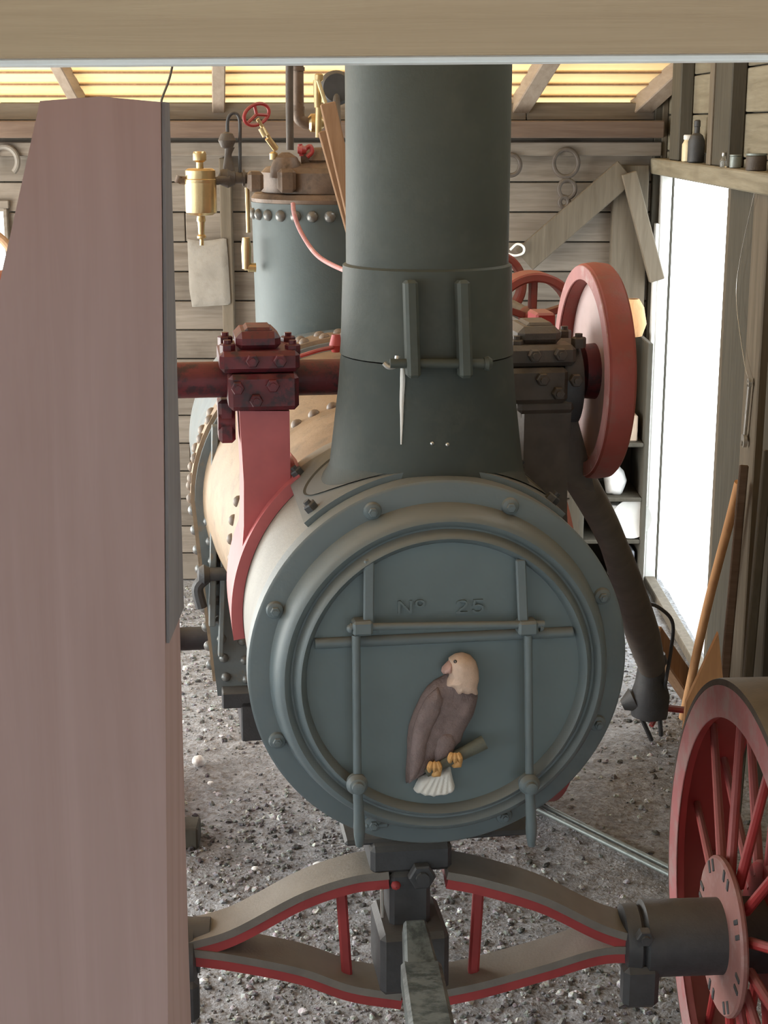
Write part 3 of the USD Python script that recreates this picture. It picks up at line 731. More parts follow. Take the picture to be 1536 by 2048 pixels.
# lever and siphon loop left of the dome
lv = obj('pressure_siphon', [tube(curve([ep(455, 268, DS - 0.1), ep(456, 238, DS - 0.1), ep(467, 226, DS - 0.1), ep(479, 238, DS - 0.1), ep(480, 290, DS - 0.1), ep(480, 345, DS - 0.1)], 30), 0.0052, 8)], BLACK, eng, label='black siphon pipe loop')
obj('ball_lever', [lathe([(0.001, -0.027), (0.018, -0.02), (0.027, 0), (0.018, 0.02), (0.001, 0.027)], ep(454, 281, DS - 0.1), UP, 20, cap=False), tube(curve([ep(459, 293, DS - 0.1), ep(456, 315, DS - 0.1), ep(458, 345, DS - 0.1)], 10), [0.016, 0.014, 0.012, 0.011, 0.011, 0.012, 0.014, 0.016, 0.018, 0.02], 12), lathe([(0.001, -0.03), (0.022, -0.022), (0.032, 0), (0.022, 0.022), (0.001, 0.03)], ep(455, 355, DS - 0.1), RT, 18, cap=False), cyl(ep(455, 356, DS - 0.1), ep(512, 356, DS - 0.1), 0.017, n=16), cyl(ep(485, 356, DS - 0.1), ep(490, 356, DS - 0.1), 0.025, n=16)], IRONBR, eng)
# lubricator
LS = DS - 0.12
def lpt(x, y):
    return ep(x, y, LS)
def lrad(pxw):
    return pxw / FPX * 4.85
lub = obj('lubricator', lathe([(lrad(x), (y)) for x, y in []] or [(lrad(22), 0), (lrad(30), 0.008), (lrad(30.5), 0.02), (lrad(30.5), 0.095), (lrad(31.5), 0.098), (lrad(31.5), 0.106), (lrad(29), 0.108), (lrad(29), 0.132), (lrad(24), 0.138)], lpt(403, 430), UP, 40), BRASS, eng, label='brass lubricator cup')
sub('filler', [lathe([(lrad(7), 0), (lrad(7), 0.03), (lrad(13), 0.036), (lrad(13), 0.055), (lrad(11), 0.062)], lpt(400, 345), UP, 18)], BRASS, lub)
sub('side_cock', [cyl(lpt(358, 360), lpt(376, 362), lrad(8), n=14), cyl(lpt(356, 366), lpt(360, 352), lrad(7), n=12)], BRONZE, lub)
sub('outlet', [lathe([(lrad(4), -0.088), (lrad(4), -0.07), (lrad(9), -0.066), (lrad(9), -0.06), (lrad(6), -0.055), (lrad(7), -0.02), (lrad(9), -0.014), (lrad(8), 0)], lpt(402, 432), UP, 16)], BRASS, lub)
sub('bracket', [cyl(lpt(432, 362), lpt(460, 357), lrad(8), n=14)], IRONBR, lub)
obj('gauge_glass', [cyl(ep(494, 375, DS - 0.1), ep(497, 465, DS - 0.1), 0.007, n=12), lathe([(0.006, -0.1), (0.014, -0.095), (0.016, -0.03), (0.012, 0.0)], ep(492, 475, DS - 0.1), UP, 14), cyl(ep(496, 535, DS - 0.1), ep(512, 535, DS - 0.1), 0.014, n=12)], BRASS, eng, label='brass gauge tube beside the dome')
# hose
hz_ = [ep(586, 407, DS - 0.245), ep(589, 430, DS - 0.27), ep(604, 468, DS - 0.3), ep(636, 512, DS - 0.45), ep(690, 541, DS - 0.8), ep(730, 548, DS - 1.2)]
obj('hose', tube(curve(hz_, 40), 0.0068, 10), PINK, eng, label='pink red hose curving down the dome')
# red cock on the boiler top
obj('top_cock', [lathe([(0.012, -0.02), (0.02, 0), (0.012, 0.03)], ep(672, 690, 1.45), UP, 14), tube(curve([ep(600, 712, 1.40), ep(640, 700, 1.40), ep(672, 694, 1.45)], 10), 0.006, 8)], WRED, eng)

# ---- chimney
CS = 0.245
cu = eu(855, 400, CS)[0]
def cz(y):
    return eu(855, y, CS - 0.17)[1]
CC = E(cu, CS, 0)
rst = (eu(1018, 330, CS)[0] - eu(693, 330, CS)[0]) / 2
z530, z722, z960 = cz(540), cz(728), ZC + 0.33
st = obj('chimney', lathe([(rst - 0.004, z530 - 0.02), (rst, z530 - 0.02), (rst, 2.62), (rst - 0.004, 2.62), (rst - 0.006, 2.61), (rst - 0.006, z530)], CC, UP, 96, cap=False), STACK, eng, label='dark green sheet metal chimney stack')
slv = obj('chimney_sleeve', lathe([(0.12, z722 - 0.01), (rst + 0.014, z722), (rst + 0.012, z722 + 0.02), (rst + 0.007, z530 - 0.004), (rst + 0.001, z530)], CC, UP, 96), STACK, eng)
cb = obj('chimney_base', lathe([(0.15, ZC + 0.2), (0.228, ZC + 0.27), (0.214, z960), (0.204, z960 + 0.05), (0.186, z722 - 0.08), (rst + 0.013, z722 - 0.012), (rst + 0.011, z722 - 0.003), (0.12, z722 - 0.003)], CC, UP, 96), STACKB, eng, smooth=40)
# saddle flange that follows the smokebox shell
def saddle(r0, r1, a0, a1, s0, s1, n=40):
    th = np.radians(np.linspace(a0, a1, n))
    P = [(r1 * math.cos(t), ZC + r1 * math.sin(t)) for t in th] + [(r0 * math.cos(t), ZC + r0 * math.sin(t)) for t in th[::-1]]
    return _uslab(P, s0, s1)
sub('saddle_flange', [saddle(0.378, 0.401, 48, 132, 0.058, 0.47)], GREEN, cb)
def skirt(n=72, k=10):
    V, F = [], []
    th = np.linspace(0, 2 * np.pi, n, endpoint=False)
    for i in range(k + 1):
        t = i / k; e = 1 - math.cos(t * math.pi / 2)
        for a in th:
            rk = np.interp(ZC + 0.46, [z960 + 0.05, z722 - 0.08], [0.204, 0.186]) - 0.001
            u0, s0, z0 = cu + rk * math.cos(a), CS + rk * math.sin(a), ZC + 0.46
            u1, s1 = cu + 0.262 * math.cos(a), CS + 0.188 * math.sin(a)
            z1 = ZC + math.sqrt(0.404 ** 2 - u1 ** 2)
            f = 1 - (1 - t) ** 1.0
            V.append(E(u0 + (u1 - u0) * e, s0 + (s1 - s0) * e, z0 + (z1 - z0) * math.sin(t * math.pi / 2) ** 0.9))
    for i in range(k):
        for j in range(n):
            q = (j + 1) % n
            F += [(i * n + j, (i + 1) * n + q, i * n + q), (i * n + j, (i + 1) * n + j, (i + 1) * n + q)]
    return trimesh.Trimesh(np.array(V), F, process=False)
sub('skirt', skirt(), STACKB, cb, smooth=50)
for a in (52, 128):
    a = math.radians(a); d = RT * math.cos(a) + UP * math.sin(a)
    for s in (0.10, 0.42):
        sub('flange_bolt', nut(CZ + d * 0.398 + AX * s, d, 0.015, 0.018), BLACK, cb)
# hinge on the chimney: lugs, pin, lower plate
for x in (822, 926):
    a, b = ep(x - 2, 560, CS - rst - 0.022), ep(x + 4, 755, CS - rst - 0.034)
    sub('hinge_lug', bar(a, b, 0.026, 0.045, 0.006, up=AX), STACK, slv)
pn0, pn1 = ep(780, 727, CS - rst - 0.035), ep(972, 727, CS - rst - 0.035)
sub('hinge_pin', [cyl(pn0, pn1, 0.0095, n=16), lathe([(0.012, -0.004), (0.015, 0.004), (0.009, 0.012)], pn1, RT, 16)], STACK, slv)
a0_, a1_ = eu(838, 745, CS - 0.2), eu(940, 910, CS - 0.22)
plate = [(eu(842, 742, CS - 0.2)), (eu(920, 742, CS - 0.2)), (eu(944, 912, CS - 0.215)), (eu(818, 912, CS - 0.215))]
# latch hook
sub('latch', [tube(curve([ep(768, 726, CS - rst - 0.03), ep(778, 734, CS - rst - 0.034), ep(792, 730, CS - rst - 0.034), ep(795, 712, CS - rst - 0.03)], 14), 0.0055, 8)], STEEL, slv)
dp = [ep(796, 738, CS - 0.193), ep(797, 770, CS - 0.1945), ep(795, 810, CS - 0.198), ep(795, 850, CS - 0.202), ep(794, 895, CS - 0.207)]
dpp = curve(dp, 22)
def push(p):
    d = p - CC; d[2] = 0
    zz = p[2]; t = (zz - (z722 - 0.08)) / ((z722 - 0.012) - (z722 - 0.08))
    prof = [(z960, 0.214), (z960 + 0.05, 0.204), (z722 - 0.08, 0.186), (z722 - 0.012, rst + 0.013), (z722, rst + 0.014), (z530, rst + 0.004)]
    r = np.interp(zz, [q[0] for q in prof], [q[1] for q in prof])
    return CC + d / np.linalg.norm(d) * (r + 0.0006) + UP * zz
dpp = np.array([push(p) for p in dpp])
sub('paint_drip', tube(dpp, np.interp(np.linspace(0, 1, 22), [0, 0.2, 0.5, 1], [0.004, 0.0055, 0.0045, 0.0015]), 8), WHITE, cb, label='white drip down the chimney base')
for (x, y) in ((865, 888), (896, 890)):
    sub('stud', rivet(push(ep(x, y, CS - 0.2)), -AX, 0.0045), STEEL, cb)

# ---- crankshaft, pillars and bearings
KS = 0.52
kz = eu(520, 757, KS)[1]
kr = (eu(520, 721, KS - 0.04)[1] - eu(520, 793, KS - 0.04)[1]) / 2
ul, ur = -0.80, eu(1200, 740, KS)[0]
obj('crankshaft', cyl(E(ul, KS, kz), E(ur, KS, kz), kr, n=32, b=0.004), DRED, eng)
def pillar(sgn):
    L = [eu(x, y, KS - 0.09) for x, y in ((479, 822), (579, 822), (577, 900), (576, 985))]
    u0, u1 = L[0][0], L[1][0]
    # left face; the foot follows the barrel
    th0 = math.acos(max(-1, min(1, u1 / 0.383))); th1 = math.radians(196)
    arc = [(0.383 * math.cos(t), ZC + 0.383 * math.sin(t)) for t in np.linspace(th0, th1, 24)]
    P = [tuple(L[0]), tuple(L[1])] + arc + [(u0 - 0.012, ZC + 0.02), (u0 + 0.004, ZC + 0.20), (u0 + 0.006, ZC + 0.30)]
    P = [(sgn * -p[0], p[1]) for p in P]
    ar = [(0.379, 0.403)]
    return P, (math.degrees(th0) - 6, 188)
for sgn in (-1, 1):
    P, (t0, t1) = pillar(sgn)
    if sgn > 0:
        t0, t1 = 180 - t1, 180 - t0
    pl = obj('crank_pillar', _uslab(P, KS - 0.09, KS + 0.10), RED if sgn < 0 else IRONBR, eng)  # right pillar and its foot: shade put into the colour as dark brown
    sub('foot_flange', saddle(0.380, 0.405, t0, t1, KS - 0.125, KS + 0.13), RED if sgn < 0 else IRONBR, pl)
    sh = 0.0 if sgn < 0 else None
    def pb(x0, x1, y0, y1, s0, s1, b=0.006):
        a_, c_ = eu(x0, y1, s0), eu(x1, y0, s0)
        if sgn < 0:
            return ebox(a_[0], c_[0], s0, s1, a_[1], c_[1], b)
        off = eu(1078, 740, s0)[0] + eu(520, 740, s0)[0]
        return ebox(off - c_[0], off - a_[0], s0, s1, a_[1], c_[1], b)
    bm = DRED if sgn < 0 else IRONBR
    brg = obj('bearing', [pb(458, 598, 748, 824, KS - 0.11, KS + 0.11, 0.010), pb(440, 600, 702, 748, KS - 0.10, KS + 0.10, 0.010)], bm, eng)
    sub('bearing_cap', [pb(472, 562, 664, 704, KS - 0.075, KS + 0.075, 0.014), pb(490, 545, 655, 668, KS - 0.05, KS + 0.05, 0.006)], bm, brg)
    for (x, y) in ((455, 705), (585, 705)):
        u_, z_ = eu(x, y, KS - 0.06)
        if sgn > 0:
            u_ = eu(1078, 740, KS)[0] + eu(520, 740, KS)[0] - u_
        for s_ in (KS - 0.065, KS + 0.065):
            sub('nut', nut(E(u_, s_, z_), UP, 0.017, 0.02), bm, brg)
    for (x, y) in ((512, 800), (545, 770), (505, 722), (560, 722), (475, 775)):
        u_, z_ = eu(x, y, KS - 0.11)
        if sgn > 0:
            u_ = eu(1078, 740, KS)[0] + eu(520, 740, KS)[0] - u_
        sub('bolt', nut(E(u_, KS - 0.11 if y > 750 else KS - 0.10, z_), -AX, 0.015, 0.018), bm, brg)
# oil pipe and side box left of the left pillar
obj('side_bracket', [pbox(438, 470, 800, 888, KS - 0.02, KS + 0.06, 0.008), cyl(ep(436, 842, KS), ep(470, 842, KS), 0.022, n=16)], DRED, eng)
# right casting below the right bearing
rc = [eu(x, y, KS - 0.06) for x, y in ((1040, 806), (1150, 798), (1152, 826), (1172, 900), (1190, 985), (1120, 960), (1060, 935), (1045, 870))]
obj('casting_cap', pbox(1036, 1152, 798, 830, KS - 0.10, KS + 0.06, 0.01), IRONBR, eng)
ue = ufl0 = eu(1160, 740, KS)[0]
ecc = obj('eccentric', [lathe([(0.05, -0.062), (0.098, -0.058), (0.102, -0.05), (0.102, -0.022), (0.098, -0.014), (0.05, -0.01)], E(ue, KS, kz - 0.025), RT, 40), bar(E(ue - 0.036, KS, kz - 0.08), E(ue - 0.05, KS + 0.25, kz - 0.34), 0.03, 0.07, 0.006, up=AX)], BLACK, eng, label='black eccentric and strap between bearing and flywheel')
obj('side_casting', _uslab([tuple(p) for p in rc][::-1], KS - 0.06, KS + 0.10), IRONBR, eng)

# ---- flywheels
def flywheel(u, R, wd, name, inner_dir, label=None):
    c = E(u, KS, kz)
    fw = obj(name, lathe([(R - 0.035, 0.004), (R - 0.03, 0), (R - 0.006, 0), (R, 0.006), (R + 0.003, wd / 2), (R, wd - 0.006), (R - 0.006, wd), (R - 0.03, wd), (R - 0.035, wd - 0.004)], c, RT, 96, cap=False), FLYR, eng, label=label)
    sub('rim_face', ring(c - RT * 0.002, RT, R - 0.004, R - 0.036, 0.004, 96, 0.001), PINK, fw)
    sub('web', lathe([(0.03, 0.034), (R - 0.036, 0.034), (R - 0.036, 0.048), (0.03, 0.048)], c, RT, 64), WEBP, fw)
    sub('hub', lathe([(0.04, 0.0), (0.062, 0.004), (0.066, 0.05), (0.062, wd), (0.04, wd + 0.01)], c, RT, 32), DRED, fw)
    return fw
fR = (eu(1160, 525, KS)[1] - eu(1160, 948, KS)[1]) / 2
ufl = eu(1160, 740, KS)[0]
flywheel(ufl, fR, 0.062, 'flywheel', -1)
flywheel(-0.80 - 0.105, fR, 0.105, 'flywheel', -1)
# belt pulley behind, on the firebox side
def pulley(px, py, s, Rpx, wdt, mat, name):
    c = ep(px, py, s); Rr = Rpx / FPX * np.linalg.norm(c - np.array([0, 0, EYE]))
    pw = obj(name, ring(c, AX, Rr, Rr * 0.80, wdt, 64, 0.005), mat, eng)
    sub('hub', cyl(c, c + AX * wdt, Rr * 0.22, n=24), mat, pw)
    for k in range(5):
        a = 2 * np.pi * k / 5 + 0.3
        d = RT * math.cos(a) + UP * math.sin(a)
        sub('spoke', bar(c + AX * wdt / 2 + d * Rr * 0.15, c + AX * wdt / 2 + d * Rr * 0.85, wdt * 0.4, Rr * 0.14, 0.003, up=np.cross(d, AX)), mat, pw)
    return c, Rr
c, rr = pulley(1072, 640, 1.3, 92, 0.10, FLYR, 'belt_pulley')
obj('pulley_shaft', cyl(c - AX * 0.02, c + AX * 0.45, 0.022, n=16), IRONBR, eng)
c, rr = pulley(985, 572, 1.9, 70, 0.06, FLYR, 'belt_pulley')
obj('pulley_shaft', cyl(c - AX * 0.02 , c + AX * 0.35, 0.02, n=16), IRONBR, eng)
obj('pump_box', [pbox(1072, 1112, 626, 662, 0.9, 1.0, 0.006), pbox(1045, 1110, 662, 760, 0.9, 1.1, 0.006)], WRED, eng)

# ---- perch bracket, axle truss, drawbar
AY_S = 0.14
AMID = ep(821, 1870, AY_S)
PSW = math.radians(3.5)   # the front axle is steered a little
AXW = np.array([-math.sin(PSW), math.cos(PSW), 0.0]); RTW = np.array([math.cos(PSW), math.sin(PSW), 0.0])
def ax_(x, y, s=0.0):
    o = np.array([0, 0, EYE]); d = ray(x, y)
    return o + d * (((AMID + AXW * s - o) @ AXW) / (d @ AXW))
obj('perch_bracket', [pbox(742, 905, 1688, 1752, AY_S - 0.05, AY_S + 0.10, 0.01), pbox(780, 862, 1742, 1880, AY_S - 0.05, AY_S + 0.06, 0.01), pbox(690, 1070, 1660, 1695, AY_S - 0.02, AY_S + 0.16, 0.02)], BLACK, eng)
obj('king_pin_nut', [nut(ep(842, 1748, AY_S - 0.055), -AX, 0.03, 0.02)], BLACK, eng)
obj('paint_spot', rivet(ep(792, 1771, AY_S - 0.05), -AX, 0.011), AXLER, eng)
axl = obj('axle', [cyl(ax_(352, 1880), ax_(420, 1880), 0.05, n=24)], BLACK, eng)
def flat_curve(ctrl, w, t, n=26, up=None):
    """A forged flat bar along the curve: w in the engine's length, t across."""
    P = curve(ctrl, n); V, F = [], []
    T = np.gradient(P, axis=0); T /= np.linalg.norm(T, axis=1, keepdims=True)
    tt = np.full(n, t) if np.ndim(t) == 0 else np.interp(np.linspace(0, 1, n), np.linspace(0, 1, len(t)), t)
    for p, q, h in zip(P, T, tt):
        nn = np.cross(AXW, q); nn /= np.linalg.norm(nn)
        if nn[2] < 0: nn = -nn
        V += [p - AXW * w / 2 + nn * h / 2, p + AXW * w / 2 + nn * h / 2, p + AXW * w / 2 - nn * h / 2, p - AXW * w / 2 - nn * h / 2]
    for i in range(n - 1):
        for j in range(4):
            q = (j + 1) % 4
            F += [(i * 4 + j, (i + 1) * 4 + j, (i + 1) * 4 + q), (i * 4 + j, (i + 1) * 4 + q, i * 4 + q)]
    F += [(0, 1, 2), (0, 2, 3), (4 * n - 4, 4 * n - 2, 4 * n - 3), (4 * n - 4, 4 * n - 1, 4 * n - 2)]
    m = trimesh.Trimesh(np.array(V), F, process=False); trimesh.repair.fix_normals(m)
    return m
# each bar: grey top face and red-painted edge below
def truss(name, px, w=0.11):
    P = [ax_(x, y) for x, y in px]
    k_ = obj(name, flat_curve(P, w, 0.018), AXLEG, eng, smooth=25)
    Q = [p - UP * 0.0205 for p in P]
    sub('painted_edge', flat_curve(Q, w * 0.94, 0.024), AXLER, k_, smooth=25, label='red painted lower edge')
truss('truss_bar', ((380, 1868), (470, 1840), (600, 1772), (700, 1738), (775, 1728)))
truss('truss_bar', ((380, 1880), (470, 1892), (600, 1918), (700, 1952), (800, 1968)))
truss('truss_bar', ((1310, 1866), (1200, 1835), (1080, 1778), (960, 1742), (890, 1728)))
truss('truss_bar', ((1310, 1880), (1200, 1878), (1080, 1912), (960, 1945), (880, 1962)))
for xa, xb in (((682, 1775), (694, 1950)), ((957, 1775), (946, 1950))):
    a, b = ax_(*xa), ax_(*xb)
    obj('truss_strut', bar(a, b, 0.024, 0.024, 0.005, up=AXW), AXLER, eng, label='red square strut')
obj('steel_clip', bar(ep(763, 1778, AY_S - 0.06), ep(765, 1835, AY_S - 0.06), 0.008, 0.008, 0.002, up=AX), STEEL, eng)
obj('drawbar_yoke', [pbox(762, 900, 1866, 1996, AY_S - 0.10, AY_S + 0.08, 0.012)], BLACK, eng)
# drawbar pointing at the viewer and down
d0, d1, d2 = ep(828, 1850, AY_S - 0.12), ep(842, 1948, AY_S - 0.22), ep(868, 2100, AY_S - 0.62)
obj('drawbar', [bar(d0, d1, 0.05, 0.05, 0.006, up=UP, w1=0.07, t1=0.06), bar(d1 - AX * 0.0, d2, 0.085, 0.06, 0.008, up=UP, w1=0.085, t1=0.06)], BAREG, eng, label='worn grey green drawbar')
sub_d = origin
obj('drawbar_bolt', rivet(ep(863, 1990, AY_S - 0.40), UP, 0.006), BLACK, eng)

# ---- front wheels
def road_wheel(side):
    hub = ax_(1420, 1872)
    if side < 0:
        z_ = hub[2]; hub = 2 * AMID - hub; hub[2] = z_
    wdir = RTW * side
    R = hub[2] - 0.0
    w = 0.16
    c = hub  # centre of the inner face
    cr = c + wdir * 0.05
    wh = obj('front_wheel', lathe([(R - 0.075, 0.0), (R - 0.07, -0.004), (R - 0.008, -0.004), (R, 0.0), (R, w), (R - 0.008, w + 0.004), (R - 0.018, w), (R - 0.018, 0.02), (R - 0.075, 0.016)], cr, wdir, 128, cap=False), WRED, eng)
    sub('rim_face', ring(cr - wdir * 0.0055, wdir, R - 0.003, R - 0.078, 0.004, 128, 0.0015), RIMF, wh)
    sub('tyre', lathe([(R - 0.004, -0.006), (R + 0.010, -0.004), (R + 0.012, 0.004), (R + 0.012, w), (R + 0.010, w + 0.008), (R - 0.004, w + 0.010)], cr, wdir, 128, cap=False), IRONBR, wh)
    sub('hub_flange', ring(c + wdir * 0.02, wdir, 0.178, 0.05, 0.018, 64, 0.005), FLANGE, wh)
    sub('hub_flange', ring(c + wdir * 0.12, wdir, 0.165, 0.05, 0.018, 64, 0.005), WRED, wh)
    sub('hub', lathe([(0.06, -0.14), (0.085, -0.13), (0.085, 0.0), (0.085, 0.16), (0.07, 0.20), (0.05, 0.22)], c, wdir, 40), BLACK, wh)
    n = 12
    a_, b_, _ = frame(wdir)
    for k in range(n):
        for row_, off, sw in ((0, 0.054, 0.0), (1, 0.13, 0.5)):
            a = 2 * np.pi * (k + sw) / n + 0.13
            d = a_ * math.cos(a) + b_ * math.sin(a)
            sub('spoke', tube([c + wdir * off + d * 0.13, cr + wdir * (off * 0.7 + 0.02) + d * (R - 0.02)], [0.0125, 0.0095], 10), WRED, wh)
    for k in range(8):
        a = 2 * np.pi * (k + 0.25) / 8
        d = a_ * math.cos(a) + b_ * math.sin(a); tn = np.cross(wdir, d)
        for o in (-0.016, 0.016):
            q = c + wdir * 0.0195 + d * 0.155 + tn * o
            sub('slot', bar(q - d * 0.014, q + d * 0.014, 0.011, 0.004, 0.001, up=wdir), BLACK, wh)
    return c, wdir
cR, wR = road_wheel(1)
cL, wL = road_wheel(-1)
# collars and axle boxes between truss and wheel
for c, w_ in ((cR, wR), (cL, wL)):
    p = c - w_ * 0.15
    obj('axle_collar', [lathe([(0.05, -0.055), (0.076, -0.05), (0.08, -0.02), (0.07, -0.012), (0.086, -0.004), (0.086, 0.03), (0.07, 0.034)], p, w_, 32), cyl(p - w_ * 0.06, p + w_ * 0.2, 0.045, n=20)], BLACK, eng)
    q = p - w_ * 0.02 - AXW * 0.055 - UP * 0.08
    cc = obj('collar_clamp', bar(q - w_ * 0.04, q + w_ * 0.04, 0.055, 0.10, 0.012), BLACK, eng)
    sub('nut', nut(p - w_ * 0.02 - AXW * 0.075 + UP * 0.05, -AXW, 0.02, 0.02), BLACK, cc)
# rear wheels under the firebox carry the boiler at the back
RRW = 0.62
for sgn in (-1, 1):
    c = E(sgn * 0.60, 2.15, RRW + 0.01)
    wh = obj('rear_wheel', lathe([(RRW - 0.07, 0.0), (RRW, 0.0), (RRW, 0.14), (RRW - 0.02, 0.14), (RRW - 0.02, 0.02), (RRW - 0.07, 0.016)], c, RT * sgn, 96, cap=False), WRED, eng)
    sub('hub', cyl(c - RT * sgn * 0.05, c + RT * sgn * 0.18, 0.09, n=32), BLACK, wh)
    a_, b_, _ = frame(RT)
    for k in range(12):
        a = 2 * np.pi * k / 12
        d = a_ * math.cos(a) + b_ * math.sin(a)
        sub('spoke', tube([c + RT * sgn * 0.05 + d * 0.07, c + RT * sgn * 0.05 + d * (RRW - 0.02)], 0.012, 8), WRED, wh)
obj('rear_axle', cyl(E(-0.66, 2.15, RRW + 0.01), E(0.66, 2.15, RRW + 0.01), 0.04, n=20), BLACK, eng)

# ================================================================== EAGLE PLAQUE
def efn(sbase):
    return lambda u, v, h: Ed(u, sbase - h, v)
def epoly(pts, s=-0.002):
    return [tuple(eud(x, y, s)) for x, y in pts]
eg = thing('eagle_plaque', epd(880, 1595, 0.004), 'painted relief of a bald eagle perched on a branch, mounted on the smokebox door', 'plaque')
body = [(886, 1354), (900, 1345), (925, 1362), (948, 1378), (956, 1392), (952, 1412), (946, 1432), (935, 1450), (928, 1462), (922, 1482), (905, 1496), (896, 1512), (882, 1505), (868, 1520), (858, 1536), (845, 1548), (830, 1558), (812, 1567), (812, 1545), (815, 1510), (815, 1480), (818, 1455), (828, 1425), (842, 1395), (855, 1375), (870, 1362)]
def feathers(p):
    q = np.c_[p * 70.0, np.zeros(len(p))]
    return 0.006 * (meshkit.fbm(q, 3, 4) - 0.5)
b_ = obj('body', relief(epoly(body), 0.032, efn(0.0055), 0.0042, 0.03, feathers), EBROWN, eg, smooth=True)
wing = [(872, 1368), (850, 1388), (834, 1418), (822, 1455), (818, 1500), (815, 1560), (835, 1540), (848, 1510), (852, 1480), (862, 1450), (878, 1420), (885, 1390)]
sub('wing', relief(epoly(wing), 0.016, efn(-0.018), 0.004, 0.02, feathers), EBROWN, b_, smooth=True)
leg = [(870, 1465), (885, 1455), (905, 1458), (910, 1480), (900, 1505), (885, 1510), (868, 1520), (862, 1495)]
sub('thigh', relief(epoly(leg), 0.018, efn(-0.014), 0.004, 0.02, feathers), EBROWN, b_, smooth=True)
head = [(896, 1312), (908, 1304), (922, 1301), (938, 1306), (949, 1318), (954, 1335), (955, 1352), (951, 1370), (953, 1382), (946, 1384), (938, 1379), (930, 1384), (922, 1379), (912, 1383), (905, 1372), (897, 1367), (889, 1366), (892, 1354), (897, 1348), (894, 1335)]
h_ = obj('head', relief(epoly(head), 0.034, efn(-0.010), 0.004, 0.025, lambda p: 0.5 * feathers(p)), ECREAM, eg, smooth=True)
beak = [(898, 1314), (890, 1322), (882, 1330), (880, 1338), (884, 1343), (891, 1340), (897, 1343), (902, 1335), (903, 1322)]
sub('beak', relief(epoly(beak), 0.024, efn(-0.012), 0.003, 0.012), EBEAK, h_, smooth=True)
sub('eye', rivet(epd(910.5, 1323, -0.010 - 0.036), -AX, 0.0036, 10), BLACK, h_)
tail = [(838, 1556), (852, 1549), (878, 1540), (901, 1533), (904, 1550), (910, 1572), (909, 1580), (901, 1585), (893, 1588), (885, 1590), (876, 1590), (866, 1593), (857, 1590), (848, 1591), (840, 1586), (832, 1585), (827, 1580)]
tz = eud(895, 1500, 0)
def tailrip(p):
    ang = np.arctan2(p[:, 0] - tz[0], tz[1] - p[:, 1])
    return 0.004 * np.abs(np.sin(ang * 22))
t_ = obj('tail', relief(epoly(tail), 0.018, efn(0.004), 0.0032, 0.01, tailrip), EWHITE, eg, smooth=True)
for (x, y, sgn) in ((868, 1530, -1), (909, 1512, 1)):
    ft = obj('foot', relief(epoly([(x - 12, y + 8), (x - 2, y - 16), (x + 6, y - 14), (x + 14, y + 2), (x + 10, y + 14), (x, y + 15), (x - 8, y + 16)]), 0.026, efn(-0.012), 0.003, 0.014), EGOLD, eg, smooth=True)
    for o in (-9, 1, 11):
        sub('toe', tube(curve([epd(x + o * 0.5, y - 6, -0.038), epd(x + o, y + 5, -0.042), epd(x + o, y + 14, -0.026)], 8), [0.0045, 0.006, 0.006, 0.006, 0.0055, 0.005, 0.004, 0.0025], 8), EGOLD, ft)
br_ = [epd(852, 1545, -0.020), epd(895, 1522, -0.022), epd(935, 1502, -0.022), epd(969, 1484, -0.020)]
obj('branch', tube(curve(br_, 14), np.linspace(0.010, 0.015, 14), 12), EBRANCH, eg)

# ================================================================== LEANING PIPE AND PUMP ON THE RIGHT
lp = thing('suction_pipe', atz(1300, 1470, 0.0), 'long dusty dark pipe leaning from the engine down to the floor by the doorway', 'pipe')
pa, pb_, pc, pd = at(1128, 905, 3.75), at(1215, 1060, 4.4), at(1262, 1190, 5.0), at(1303, 1330, 5.55)
obj('pipe', tube(curve([pa, pb_, pc, pd], 30), np.interp(np.linspace(0, 1, 30), [0, 0.4, 0.6, 0.85, 1], [0.042, 0.042, 0.052, 0.062, 0.052]), 20), PIPEM, lp)
ft = at(1300, 1390, 5.6)
obj('foot_valve', [lathe([(0.03, -0.10), (0.07, -0.08), (0.075, 0.0), (0.06, 0.05), (0.05, 0.12), (0.062, 0.14), (0.05, 0.17)], ft, UP, 28), lathe([(0.02, -0.03), (0.05, 0), (0.02, 0.05)], ft - (0.06, 0, 0.02), (-1, 0, -0.5), 16)], BLACK, lp)
for q in ((1272, 1412, 1303, 1480), (1318, 1420, 1322, 1470)):
    g = atz(q[2], q[3], 0.005); t = at(q[0], q[1], 5.6)
    obj('leg', tube([t, g], 0.009, 8), BLACK, lp)
obj('red_lever', [tube([at(1325, 1410, 5.6), at(1302, 1452, 5.55)], 0.010, 8), tube([at(1325, 1415, 5.6), at(1368, 1420, 5.6)], 0.014, 8)], WRED, lp, label='red lever')
obj('hose_loop', tube(curve([at(1285, 1203, 5.2), at(1318, 1215, 5.3), at(1345, 1245, 5.4), at(1342, 1300, 5.5), at(1332, 1360, 5.55), at(1328, 1395, 5.58)], 30), 0.007, 8), BLACK, lp, label='thin black hose loop')
pr = thing('wooden_prop', at(1350, 1360, 5.8), 'brown timber lying slanted across the foot of the doorway', 'timber')
pq0, pq1 = at(1300, 1265, 5.75), at(1392, 1362, 5.9)
obj('timber', bar(pq0, atz(1392, 1400, 0.04), 0.07, 0.08, 0.006), PLANKB, pr)

